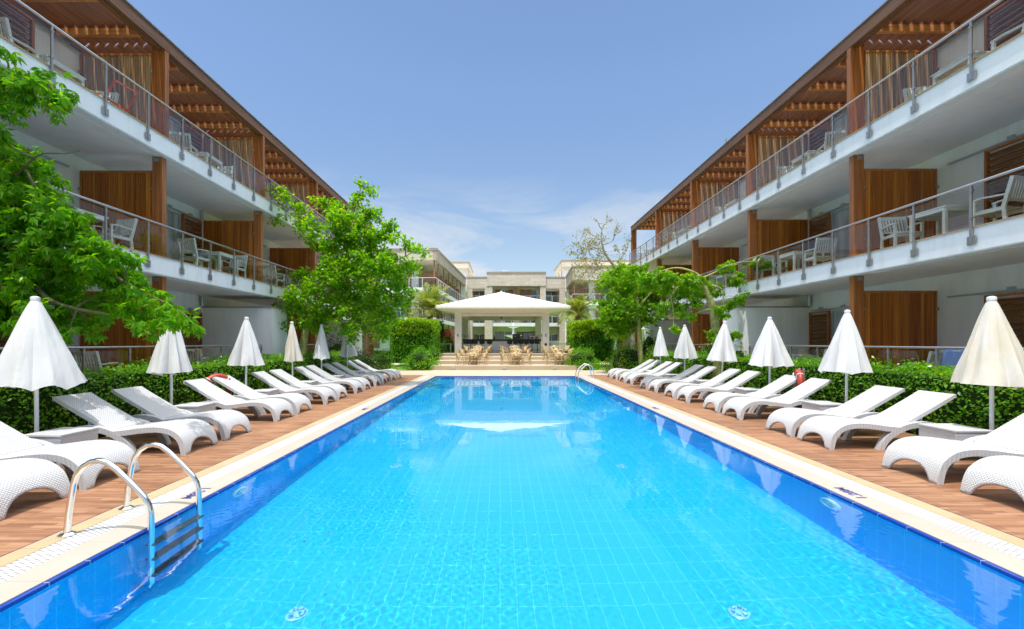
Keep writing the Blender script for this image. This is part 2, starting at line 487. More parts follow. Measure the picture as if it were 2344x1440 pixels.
def clone(root, loc, rz=0.0, label=None, parent=None, **props):
    c = root.copy()
    COL.objects.link(c)
    if parent is not None:
        c.parent = parent
    else:
        c.location = loc
        c.rotation_euler = (0, 0, rz)
        if label: c['label'] = label
        for k, v in props.items(): c[k] = v
    for ch in list(root.children):
        clone(ch, None, parent=c)
    return c

def used_first(flag, proto, loc, rz, label):
    if not flag[0]:
        flag[0] = True
        proto.location = loc
        proto.rotation_euler = (0, 0, rz)
        proto['label'] = label
        return proto
    return clone(proto, loc, rz, label)

def structure(name, x0, x1, y0, y1, z0, z1, mat, label=None):
    o = MB().box(x0, x1, y0, y1, z0, z1).build(name, mat, origin=(0, 0, 0))
    return tag(o, label, None, None, 'structure')

def sheet(name, pts, z, mat):
    o = MB().add([(x, y, z) for x, y in pts], [tuple(range(len(pts)))]).build(name, mat)
    return tag(o, None, None, None, 'structure')

ORD = ['first', 'second', 'third', 'fourth', 'fifth', 'sixth', 'seventh', 'eighth', 'ninth', 'tenth', 'eleventh', 'twelfth', 'thirteenth', 'fourteenth']

# ------------------------------------------------------------------ ground, pool and deck
XA, XB, YA, YB = -3.20, 3.75, 0.9, 21.8
DEPTH = 1.28
def ring(name, x0, x1, y0, y1, w, z0, z1, mat):
    b = MB()
    b.box(x0 - w, x0, y0 - w, y1 + w, z0, z1); b.box(x1, x1 + w, y0 - w, y1 + w, z0, z1)
    b.box(x0, x1, y0 - w, y0, z0, z1); b.box(x0, x1, y1, y1 + w, z0, z1)
    return tag(b.build(name, mat, origin=(0, 0, 0)), kind='structure')
g = MB()
G = 600.0
for x0, x1, y0, y1 in ((-G, -4.4, -G, G), (4.9, G, -G, G), (-4.4, 4.9, -G, -0.4), (-4.4, 4.9, 23.2, G)):
    g.add([(x0, y0, -0.05), (x1, y0, -0.05), (x1, y1, -0.05), (x0, y1, -0.05)], [(0, 1, 2, 3)])
tag(g.build('ground', grass_mat, origin=(0, 0, 0)), kind='structure')
ring('pool_nosing', XA, XB, YA, YB, 0.042, -0.034, -0.006, nosing_mat)
ring('pool_coping', XA - .042, XB + .042, YA - .042, YB + .042, 0.283, -0.30, 0.0, coping_mat)
ring('pool_gutter_grating', XA - .325, XB + .325, YA - .325, YB + .325, 0.249, -0.30, -0.004, grate_mat)
ring('pool_edge_stone', XA - .574, XB + .574, YA - .574, YB + .574, 0.175, -0.30, 0.0, edge_mat)
ring('pool_edge_joint', XA - .749, XB + .749, YA - .749, YB + .749, 0.012, -0.30, -0.003, nosing_mat)
DX0, DX1, DY0, DY1 = XA - .761, XB + .761, YA - .761, YB + .761
b = MB()
b.box(-7.10, DX0, -4, DY1, -0.3, 0); b.box(DX1, 7.62, -4, DY1, -0.3, 0); b.box(DX0, DX1, -4, DY0, -0.3, 0)
tag(b.build('pool_deck', deck_mat, origin=(0, 0, 0)), kind='structure')
structure('far_paving', -8.2, 9.2, DY1, 26.5, -0.3, -0.002, paving_mat)
sheet('path', [(-8.2, 22.6), (-8.2, 25.0), (-11.5, 31.0), (-13.0, 30.5), (-9.2, 22.6)], 0.0, path_mat)
sheet('side_path', [(9.2, 22.9), (10.2, 23.0), (11.4, 31.0), (9.9, 31.0), (8.8, 25.5)], 0.0, path_mat)
sheet('cross_path', [(-16, 33), (-5.4, 33), (-5.4, 35.5), (-16, 35.5)], -0.03, pale_path_mat)
sheet('garden_path', [(5.9, 33), (17, 33), (17, 35.5), (5.9, 35.5)], -0.03, pale_path_mat)
# basin
def plane_mesh(name, vs, mat):
    o = MB().add(vs, [(0, 1, 2, 3)]).build(name, mat, origin=(0, 0, 0))
    o['kind'] = 'structure'
    o.cycles.is_caustics_receiver = True
    return o
plane_mesh('pool_floor', [(XA, YA, -DEPTH), (XB, YA, -DEPTH), (XB, YB, -DEPTH), (XA, YB, -DEPTH)], pool_floor_mat)
plane_mesh('pool_wall', [(XA, YA, -DEPTH), (XA, YB, -DEPTH), (XA, YB, -.034), (XA, YA, -.034)], pool_wall_mat)
plane_mesh('pool_wall', [(XB, YB, -DEPTH), (XB, YA, -DEPTH), (XB, YA, -.034), (XB, YB, -.034)], pool_wall_mat)
plane_mesh('pool_wall', [(XA, YB, -DEPTH), (XB, YB, -DEPTH), (XB, YB, -.034), (XA, YB, -.034)], pool_wall_mat_x)
plane_mesh('pool_wall', [(XB, YA, -DEPTH), (XA, YA, -DEPTH), (XA, YA, -.034), (XB, YA, -.034)], pool_wall_mat_x)
# rippled water surface
xs = np.linspace(XA, XB, 430)
ys = np.concatenate([np.arange(YA, 6.2, 0.0155), np.arange(6.2, 11.5, 0.028), np.arange(11.5, YB - .03, 0.055), [YB]])
nx, ny = len(xs), len(ys)
X, Y = np.meshgrid(xs, ys)
Z = np.zeros_like(X)
short = np.zeros_like(X)
for _ in range(44):
    l = RNG.uniform(0.042, 0.11); a = RNG.uniform(0, 2 * PI); p = RNG.uniform(0, 2 * PI); k = 2 * PI / l
    short += 0.00068 * l * np.sin(k * (X * math.cos(a) + Y * math.sin(a)) + p + 0.8 * np.sin(1.7 * X + 1.3 * Y + p))
for _ in range(20):
    l = RNG.uniform(0.2, 0.7); a = RNG.uniform(0, 2 * PI); p = RNG.uniform(0, 2 * PI); k = 2 * PI / l
    Z += 0.00012 * l * np.sin(k * (X * math.cos(a) + Y * math.sin(a)) + p)
mask = 0.55 + 0.0 * X
for _ in range(7):
    l = RNG.uniform(2.2, 5.0); a = RNG.uniform(0, 2 * PI); p = RNG.uniform(0, 2 * PI); k = 2 * PI / l
    mask += 0.16 * np.sin(k * (X * math.cos(a) + Y * math.sin(a)) + p)
mask = np.clip(mask, 0.2, 1.1) * (1 + 0.45 * np.exp(-((X - XA - .6) / 1.5) ** 2))
for bx, by in ((-1.35, 3.3), (2.0, 3.6), (-1.2, 6.6), (1.75, 6.3)):      # boils of ripples above the floor inlets
    rr = np.hypot(X - bx, Y - by)
    mask += 0.85 * np.exp(-(rr / 0.32) ** 2)
fade = np.clip(1.25 - Y / 9.0, 0.04, 1.0)
Z = Z * (0.35 + 0.65 * np.clip(1.3 - Y / 10.0, 0.25, 1)) + short * mask * fade
V = np.stack([X, Y, Z - 0.032], -1).reshape(-1, 3)
I = np.arange(nx * ny).reshape(ny, nx)
Q = np.stack([I[:-1, :-1], I[:-1, 1:], I[1:, 1:], I[1:, :-1]], -1).reshape(-1, 4)
water = mesh_np('pool_water', V, Q, water_mat, smooth=True, origin=(0, 0, 0))
water['kind'] = 'structure'
water.cycles.is_caustics_caster = True

# depth marks on the coping
def depth_mark(text, x, y, rz, label):
    cu = bpy.data.curves.new('depth_text', 'FONT')
    cu.body = text; cu.size = 0.15; cu.align_x = 'CENTER'; cu.align_y = 'CENTER'; cu.extrude = 0.001; cu.offset = 0.0035
    tmp = bpy.data.objects.new('tmp_text', cu); COL.objects.link(tmp)
    dg = bpy.context.evaluated_depsgraph_get(); dg.update()
    me = bpy.data.meshes.new_from_object(tmp.evaluated_get(dg))
    bpy.data.objects.remove(tmp)
    me.name = 'depth_mark'
    me.materials.clear()
    o = link_mesh('depth_mark', me, MATS['mark_blue'], origin=(x, y, 0.002))
    o.rotation_euler = (0, 0, rz)
    tag(o, label, 'depth marking', 'depth figures painted on the pool edge')
plain('mark_blue', (0.05, 0.05, 0.22), 0.5)
depth_mark('1.28M', 3.95, 4.92, PI / 2, 'blue painted 1.28M depth figure on the right coping, nearest the camera')
depth_mark('1.28M', -3.42, 4.92, -PI / 2, 'blue painted 1.28M depth figure beside the near left pool ladder')
depth_mark('1.28M', 3.99, 11.2, PI / 2, 'blue depth figure on the right coping, far from the camera')
depth_mark('1.28M', -3.44, 11.1, -PI / 2, 'blue depth figure on the left coping beside the sixth lounger')

# underwater lights on the walls and inlets in the floor
lens_mat = plain('pale_lamp_lens', (0.30, 0.72, 0.85), 0.2)
inlet_mat = plain('white_inlet_plastic', (0.20, 0.62, 0.84), 0.4)
def disc(r0, r1, h, n=20):
    return [(r0, 0.0), (r0, h * 0.6), (r1, h)]
lamp0 = empty('pool_lamp', (0, 0, 0), None, 'underwater lamp', 'round lamps on the pool walls')
lb = MB().lathe(0, 0, [(0.15, 0), (0.15, 0.02), (0.135, 0.035), (0.105, 0.035), (0.10, 0.02)], 28).build('rim', MATS['pool_lamp_rim'] if 'pool_lamp_rim' in MATS else plain('pool_lamp_rim', (0.35, 0.82, 0.95), 0.3), lamp0, True)
ll = MB().lathe(0, 0, [(0.10, 0.018), (0.07, 0.030), (0.02, 0.036)], 24).build('lens', lens_mat, lamp0, True)
for o in (lb, ll): o.cycles.is_caustics_receiver = True
lamps = [(XB, 4.95, -0.36, -PI / 2, 'round pale lamp on the right pool wall, nearest the camera'),
         (XA, 5.35, -0.36, PI / 2, 'round pale lamp on the left pool wall, nearest the camera'),
         (XB, 10.5, -0.36, -PI / 2, 'round pale lamp on the right pool wall, farther from the camera'),
         (XA, 11.6, -0.36, PI / 2, 'round pale lamp on the left pool wall, farther from the camera')]
for i, (x, y, z, ry, lab) in enumerate(lamps):
    o = lamp0 if i == 0 else clone(lamp0, (0, 0, 0), 0)
    o.location = (x, y, z); o.rotation_euler = (0, ry, 0); o['label'] = lab
flag = [False]
inl = MB().lathe(0, 0, [(0.088, 0), (0.088, 0.012), (0.07, 0.02), (0.03, 0.02)], 20)
for k in range(6):
    a = k * PI / 3
    inl.box(0.05 * math.cos(a) - .014, 0.05 * math.cos(a) + .014, 0.05 * math.sin(a) - .014, 0.05 * math.sin(a) + .014, 0.0, 0.055)
inl = tag(inl.build('floor_inlet', inlet_mat, origin=(0, 0, 0)), None, 'pool inlet', 'round white inlets in the pool floor')
inl.cycles.is_caustics_receiver = True
for x, y, lab in ((-1.75, 3.75, 'round white inlet in the pool floor, nearest on the left'), (2.05, 3.75, 'round white inlet in the pool floor, nearest on the right'),
                  (-1.75, 7.35, 'round white inlet in the pool floor, second row on the left'), (2.05, 7.35, 'round white inlet in the pool floor, second row on the right'),
                  (-1.75, 11.4, 'round white inlet in the pool floor, third row on the left'), (2.05, 11.4, 'round white inlet in the pool floor, third row on the right')):
    used_first(flag, inl, (x, y, -DEPTH), 0, lab)

# ------------------------------------------------------------------ pool ladders
def arc(cx, cz, r, a0, a1, n):
    return [(cx + r * math.cos(a0 + (a1 - a0) * i / n), cz + r * math.sin(a0 + (a1 - a0) * i / n)) for i in range(n + 1)]
def ladder(s, xw, y0, y1, label):
    """s=-1 on the left wall; rails rise from the deck, arch over and go down the wall."""
    t = empty('pool_ladder', (xw + s * 0.62, (y0 + y1) / 2, 0), label, 'pool ladder', 'steel pool ladders')
    for y in (y0, y1):
        pts = [(0.62, 0.0), (0.60, 0.20), (0.56, 0.44), (0.53, 0.53), (0.475, 0.60), (0.40, 0.645), (0.33, 0.655), (0.26, 0.635), (0.18, 0.575), (0.06, 0.46), (-0.06, 0.335),
               (-0.10, 0.27), (-0.12, 0.19), (-0.125, 0.05), (-0.125, -0.45), (-0.125, -0.98), (-0.11, -1.04), (-0.07, -1.07), (-0.005, -1.075)]
        rl = MB().tube([(xw + s * u, y, z) for u, z in pts], 0.0255, 16).build('rail', chrome, t, True)
        rl.cycles.is_caustics_receiver = True
        MB().lathe(xw + s * 0.62, y, [(0.062, 0.0), (0.062, 0.010), (0.045, 0.022), (0.024, 0.026)], 24).build('foot_flange', chrome, rl, True)
    for z in (-0.17, -0.50, -0.83):
        b = MB().box(xw - s * 0.08, xw - s * 0.17, y0 - 0.02, y1 + 0.02, z - 0.02, z + 0.012)
        st = b.build('step', plain_step, t, bevel=0.005)
        st.cycles.is_caustics_receiver = True
    return t
plain_step = plain('dark_step_rubber', (0.03, 0.06, 0.09), 0.5)
ladder(-1, XA, 3.85, 4.46, 'steel pool ladder with two arched rails on the left edge beside the nearest loungers')
ladder(1, XB, 20.3, 20.95, 'steel pool ladder at the far right corner of the pool')

# ------------------------------------------------------------------ loungers
def catmull(pts, n):
    out = []
    P = [pts[0]] + list(pts) + [pts[-1]]
    for i in range(1, len(P) - 2):
        p0, p1, p2, p3 = [np.array(p, float) for p in P[i - 1:i + 3]]
        for k in range(n):
            t = k / n
            out.append(tuple(0.5 * ((2 * p1) + (-p0 + p2) * t + (2 * p0 - 5 * p1 + 4 * p2 - p3) * t * t + (-p0 + 3 * p1 - 3 * p2 + p3) * t ** 3)))
    out.append(tuple(pts[-1]))
    return out

def make_lounger():
    """Foot end at x=0, head towards +x, legs on z=0."""
    t = empty('sun_lounger', (0, 0, 0), None, 'sun lounger', 'white woven loungers along the pool')
    W = 0.375
    prof = catmull([(0.0, 0.0), (0.018, 0.10), (0.05, 0.20), (0.10, 0.285), (0.18, 0.355), (0.30, 0.405), (0.48, 0.425), (0.70, 0.41), (0.92, 0.38), (1.10, 0.362), (1.26, 0.36)], 4)
    arcl = [0.0]
    for i in range(1, len(prof)):
        arcl.append(arcl[-1] + math.dist(prof[i], prof[i - 1]))
    L = arcl[-1]
    def pt(s_):
        for i in range(1, len(prof)):
            if arcl[i] >= s_ - 1e-9:
                f = (s_ - arcl[i - 1]) / (arcl[i] - arcl[i - 1])
                return tuple(np.array(prof[i - 1]) * (1 - f) + np.array(prof[i]) * f)
        return prof[-1]
    cols = [-W, -0.335, -0.285, -0.262, -0.235, -0.19, -0.12, -0.05, 0.05, 0.12, 0.19, 0.235, 0.262, 0.285, 0.335, W]
    S_TOP = 0.42
    rows_f = [i / 9 for i in range(10)]
    vs, fs, uv = [], [], []
    for y in cols:
        s0 = 0.0 if abs(y) >= 0.268 else 0.20 * (1 - (abs(y) / 0.268) ** 2.2) ** 0.55
        ss = [s0 + (S_TOP - s0) * f for f in rows_f] + [S_TOP + (L - S_TOP) * k / 12 for k in range(1, 13)]
        for s_ in ss:
            x, z = pt(s_)
            edge = 0.012 * max(0, (abs(y) - 0.30) / 0.075)        # rolled edges
            vs.append((x, y, z - edge if z > 0.3 else z))
            uv.append((y + 1.0, s_ + 0.2))
    nr = len(rows_f) + 12
    for j in range(len(cols) - 1):
        for i in range(nr - 1):
            fs.append((j * nr + i, j * nr + i + 1, (j + 1) * nr + i + 1, (j + 1) * nr + i))
    me = bpy.data.meshes.new('seat'); me.from_pydata(vs, [], fs)
    ul = me.uv_layers.new(name='UVMap')
    for p in me.polygons:
        p.use_smooth = True
        for li in p.loop_indices:
            ul.data[li].uv = uv[me.loops[li].vertex_index]
    me.update()
    # normals must point up/outward
    if sum(p.normal.z for p in me.polygons) < 0:
        me.flip_normals()
    seat = link_mesh('seat', me, weave, t)
    so = seat.modifiers.new('thickness', 'SOLIDIFY'); so.thickness = 0.03; so.offset = -1
    for sgn in (-1, 1):
        y0, y1 = (sgn * W, sgn * (W - 0.035))
        rail = MB().sweep([(x, z - 0.008 if z > .3 else z) for x, z in prof[:-2]], (min(y0, y1) - 0.002 * (sgn < 0), max(y0, y1) + 0.002 * (sgn > 0), 0.078)).build('side_rail', weave, seat, True)
        rail_uv(rail.data)
    rear = catmull([(0.78, 0.0), (0.835, 0.12), (0.93, 0.235), (1.06, 0.325), (1.22, 0.395), (1.40, 0.432), (1.56, 0.438), (1.72, 0.415)], 3)
    for sgn in (-1, 1):
        a, b_ = sorted((sgn * (W + 0.004), sgn * (W - 0.085)))
        leg = MB().sweep(rear, (a, b_, 0.085)).build('rear_leg', weave, t, True)
        rail_uv(leg.data)
    back = [(1.18, 0.365), (1.32, 0.435), (1.62, 0.605), (1.86, 0.745), (2.06, 0.868), (2.085, 0.868)]
    bm_ = MB().sweep(back, (-0.30, 0.30, 0.055)).build('backrest', weave, t, False, bevel=0.012)
    back_uv(bm_.data)
    pr = MB().beam((1.62, -0.20, 0.55), (1.60, -0.20, 0.40), 0.03, 0.03).beam((1.62, 0.20, 0.55), (1.60, 0.20, 0.40), 0.03, 0.03)
    pr.beam((1.60, -0.33, 0.39), (1.60, 0.33, 0.39), 0.04, 0.03)
    pr.build('prop_bar', white_plastic, t)
    return t
def rail_uv(me):
    ul = me.uv_layers.new(name='UVMap')
    for p in me.polygons:
        for li in p.loop_indices:
            co = me.vertices[me.loops[li].vertex_index].co
            if abs(p.normal.y) > 0.7:
                ul.data[li].uv = (co.z * 1.0 + co.x * 0.2, co.x + co.z)
            else:
                ul.data[li].uv = (co.y, co.x + co.z)
def back_uv(me):
    ul = me.uv_layers.new(name='UVMap')
    for p in me.polygons:
        for li in p.loop_indices:
            co = me.vertices[me.loops[li].vertex_index].co
            s_ = co.x * 0.86 + co.z * 0.5
            ul.data[li].uv = (co.y + 1, s_) if abs(p.normal.y) < 0.7 else (s_, co.z * 0.86 - co.x * 0.5 + 2)

lounger = make_lounger()
LX, RX = -4.72, 5.20
left_near = [4.08, 5.0, 6.57, 7.535, 9.27, 10.24, 11.83, 12.8, 14.3, 15.25, 16.65, 17.6, 19.05, 20.1]
right_near = [4.2, 5.2, 6.88, 7.81, 9.5, 10.49, 12.14, 13.15, 14.65, 15.6, 17.35, 18.3, 19.65, 20.6]
flag = [False]
WORDS = ['first', 'second', 'third', 'fourth', 'fifth', 'sixth']
for side, xs_, ns in (('left', LX, left_near), ('right', RX, right_near)):
    for i, y in enumerate(ns):
        pair, far = divmod(i, 2)
        if pair == 0:
            lab = f'white woven lounger before the first {side} parasol, ' + ('next to its side table' if far else 'cut off by the frame')
        elif pair == 6:
            lab = f'white woven lounger beyond the sixth {side} parasol, ' + ('last of the row' if far else 'last but one')
        elif far:
            lab = f'white woven lounger just before the {WORDS[pair]} parasol of the {side} row'
        else:
            lab = f'white woven lounger just beyond the {WORDS[pair - 1]} parasol of the {side} row'
        rz = 0 if side == 'right' else PI
        jit = random.uniform(-0.022, 0.022)
        used_first(flag, lounger, (xs_ + random.uniform(-.02, .02), y + 0.375, 0.0), rz + jit, lab)

# side tables
tb = empty('side_table', (0, 0, 0), None, 'side table', 'white woven tables between the loungers')
MB().box(-0.27, 0.27, -0.275, 0.275, 0.415, 0.45).build('table_top', weave, tb, uv='box', bevel=0.008)
ap = MB()
ap.box(-0.262, -0.235, -0.267, 0.267, 0.27, 0.415); ap.box(0.235, 0.262, -0.267, 0.267, 0.27, 0.415)
ap.box(-0.235, 0.235, -0.267, -0.240, 0.27, 0.415); ap.box(-0.235, 0.235, 0.240, 0.267, 0.27, 0.415)
ap.build('apron', weave, tb, uv='box')
for sx in (-1, 1):
    for sy in (-1, 1):
        MB().box(sx * 0.262, sx * 0.205, sy * 0.267, sy * 0.21, 0.0, 0.27).build('leg', weave, tb, uv='box')
flag = [False]
for side, x, ys_ in (('left', -6.17, [6.15, 8.80, 11.40, 13.92, 16.35, 18.72]), ('right', 6.70, [6.45, 9.05, 11.72, 14.28, 16.86, 19.30])):
    for i, y in enumerate(ys_):
        used_first(flag, tb, (x, y, 0), random.uniform(-.03, .03), f'white woven side table at the foot of the {WORDS[i]} {side} parasol')

# ------------------------------------------------------------------ closed parasols
def parasol(x, y, r, top, seed, cloth, label, tilt=0.0, low=1.09):
    rnd = random.Random(seed)
    t = empty('closed_parasol', (x, y, 0), label, 'parasol', 'closed parasols beside the loungers')
    MB().tube([(x, y, 0.0), (x, y, top - 0.02)], 0.026, 12).build('pole', white_metal, t, True)
    MB().box(x - .22, x + .22, y - .22, y + .22, 0.0, 0.05).build('base', pale_stone, t, bevel=.02)
    n, m_ = 96, 26
    amp = [rnd.choice([0.12, 0.3, 0.75, 1.2, 1.5]) * rnd.uniform(.8, 1.2) for _ in range(8)]
    off = [rnd.uniform(-0.24, 0.24) for _ in range(8)]
    ph = rnd.uniform(0, 2 * PI)
    hem = [rnd.uniform(-0.06, 0.06) for _ in range(8)]
    lop = rnd.uniform(0, 2 * PI)
    vs, fs = [], []
    H = top - 0.03 - low
    for i in range(m_ + 1):
        q = i / m_
        for k in range(n):
            a = 2 * PI * k / n
            u = (a / (2 * PI) * 8 + ph) % 8
            c0 = int(u) % 8; f = u - int(u)
            f2 = f + off[c0] * math.sin(PI * f)
            ridge = 1 - (1 - min(1, abs(2 * f2 - 1))) ** 1.5   # 1 at ribs, 0 in the crease
            A = amp[c0]
            rad = 0.035 + (r - 0.035) * (q ** 0.86)
            fold = 0.52 * A * (0.25 + 0.75 * q)
            rad *= 0.97 - fold * 0.85 * (1 - ridge) + 0.10 * math.cos(a - lop) * q + 0.05 * math.cos(2 * a + 3 * lop) * q
            rad += (0.010 * math.sin(9 * q + 3 * a + seed) + 0.007 * math.sin(23 * a + 2 * seed + 3 * q) * (0.4 + ridge * .6) + 0.006 * math.sin(14 * a - 7 * q + seed)) * q
            z = top - 0.03 - H * q + q ** 3 * (hem[c0] * (1 - ridge) - 0.035 * (1 - ridge)) - 0.02 * math.sin(q * PI)
            vs.append((x + rad * math.cos(a), y + rad * math.sin(a), z))
    for i in range(m_):
        for k in range(n):
            k2 = (k + 1) % n
            fs.append((i * n + k, (i + 1) * n + k, (i + 1) * n + k2, i * n + k2))
    b = MB().add(vs, fs)
    cn = b.build('canopy', cloth, t, True)
    MB().lathe(x, y, [(0.052, top - 0.055), (0.056, top - 0.02), (0.05, top), (0.02, top + 0.012)], 18).build('cap', white_plastic, t, True)
    t.rotation_euler = (0, tilt, 0)
    return t
PL = [(6.30, -6.68, 0.54), (8.95, -6.74, 0.41), (11.5, -6.70, 0.43), (14.1, -6.70, 0.31), (16.4, -6.71, 0.32), (19.1, -6.69, 0.40)]
PR = [(6.40, 7.20, 0.44), (9.09, 7.20, 0.45), (11.67, 7.20, 0.52), (14.2, 7.18, 0.47), (17.0, 7.18, 0.49), (19.6, 7.20, 0.35)]
for i, (d, x, r) in enumerate(PL):
    parasol(x, d, r, 2.35, 20 + i, cloth_cream if i == 3 else cloth_white, ['widest closed white parasol, nearest on the left deck under the tree', 'closed white parasol on the left deck, second from the camera',
            'closed white parasol on the left deck beside the left life ring', 'narrow closed cream parasol on the left deck, fourth from the camera',
            'narrow closed white parasol on the left deck, fifth from the camera', 'shaded closed parasol, farthest on the left deck'][i], 0.01 * (i % 3 - 1))
for i, (d, x, r) in enumerate(PR):
    parasol(x, d, r, 2.36, 50 + i, cloth_cream if i == 0 else cloth_white, ['closed cream stained parasol, nearest on the right deck', 'closed white parasol on the right deck, second from the camera',
            'wide closed white parasol on the right deck, third from the camera', 'closed white parasol with a leaning pole, fourth on the right deck',
            'closed white parasol on the right deck, fifth from the camera', 'narrow shaded parasol, farthest on the right deck'][i], [0, 0.01, 0.0, 0.05, 0.0, -0.01][i])

# ------------------------------------------------------------------ life rings
def life_ring(x, y, z, rz, label, rope=True):
    t = empty('life_ring', (x, y, 0), label, 'life ring', 'red life rings on posts')
    MB().tube([(x, y, 0), (x, y, z + 0.36)], 0.03, 10).build('post', steel_dull, t, True)
    n, m_ = 36, 12
    Ro, ro = 0.275, 0.07
    vs, fs = [], []
    rot = Matrix.Rotation(rz, 3, 'Z')
    c = Vector((x, y, z)) + rot @ Vector((0.11, 0, 0))
    for i in range(n):
        a = 2 * PI * i / n
        for k in range(m_):
            b = 2 * PI * k / m_
            rr = Ro + ro * math.cos(b)
            vs.append(c + rot @ Vector((ro * math.sin(b), rr * math.cos(a), rr * math.sin(a))))
    for i in range(n):
        for k in range(m_):
            i2, k2 = (i + 1) % n, (k + 1) % m_
            fs.append((i * m_ + k, i2 * m_ + k, i2 * m_ + k2, i * m_ + k2))
    MB().add(vs, fs).build('ring', red_plastic, t, True)
    for a0 in (0.785, 2.356, 3.927, 5.498):
        p = [c + rot @ Vector((0.077 * math.sin(b), (Ro + 0.077 * math.cos(b)) * math.cos(a0), (Ro + 0.077 * math.cos(b)) * math.sin(a0))) for b in [2 * PI * k / 12 for k in range(13)]]
        MB().tube(p, 0.012, 6).build('band', white_plastic, t, True)
    if rope:
        rp = MB()
        for k in range(5):
            pts = [c + rot @ Vector((-0.06 + 0.02 * k, -0.12 - 0.02 * k, 0.36 - 0.02 * k)), c + rot @ Vector((0.03, -0.16 - 0.03 * k, 0.16)), c + rot @ Vector((0.05, -0.20 - 0.015 * k, -0.08 - 0.05 * k)),
                   c + rot @ Vector((0.0, -0.13 - .02 * k, 0.05)), c + rot @ Vector((-0.03, -0.1, 0.33))]
            rp.tube(catmull([tuple(p) for p in pts], 5), 0.011, 5)
        rp.build('rope', rope_mat, t, True)
    return t
life_ring(7.38, 10.62, 0.70, 2.72, 'red life ring with a coiled pale rope on its post by the right hedge')
life_ring(-6.92, 10.62, 0.60, -0.6, 'red life ring on a post by the left hedge behind the loungers', False)

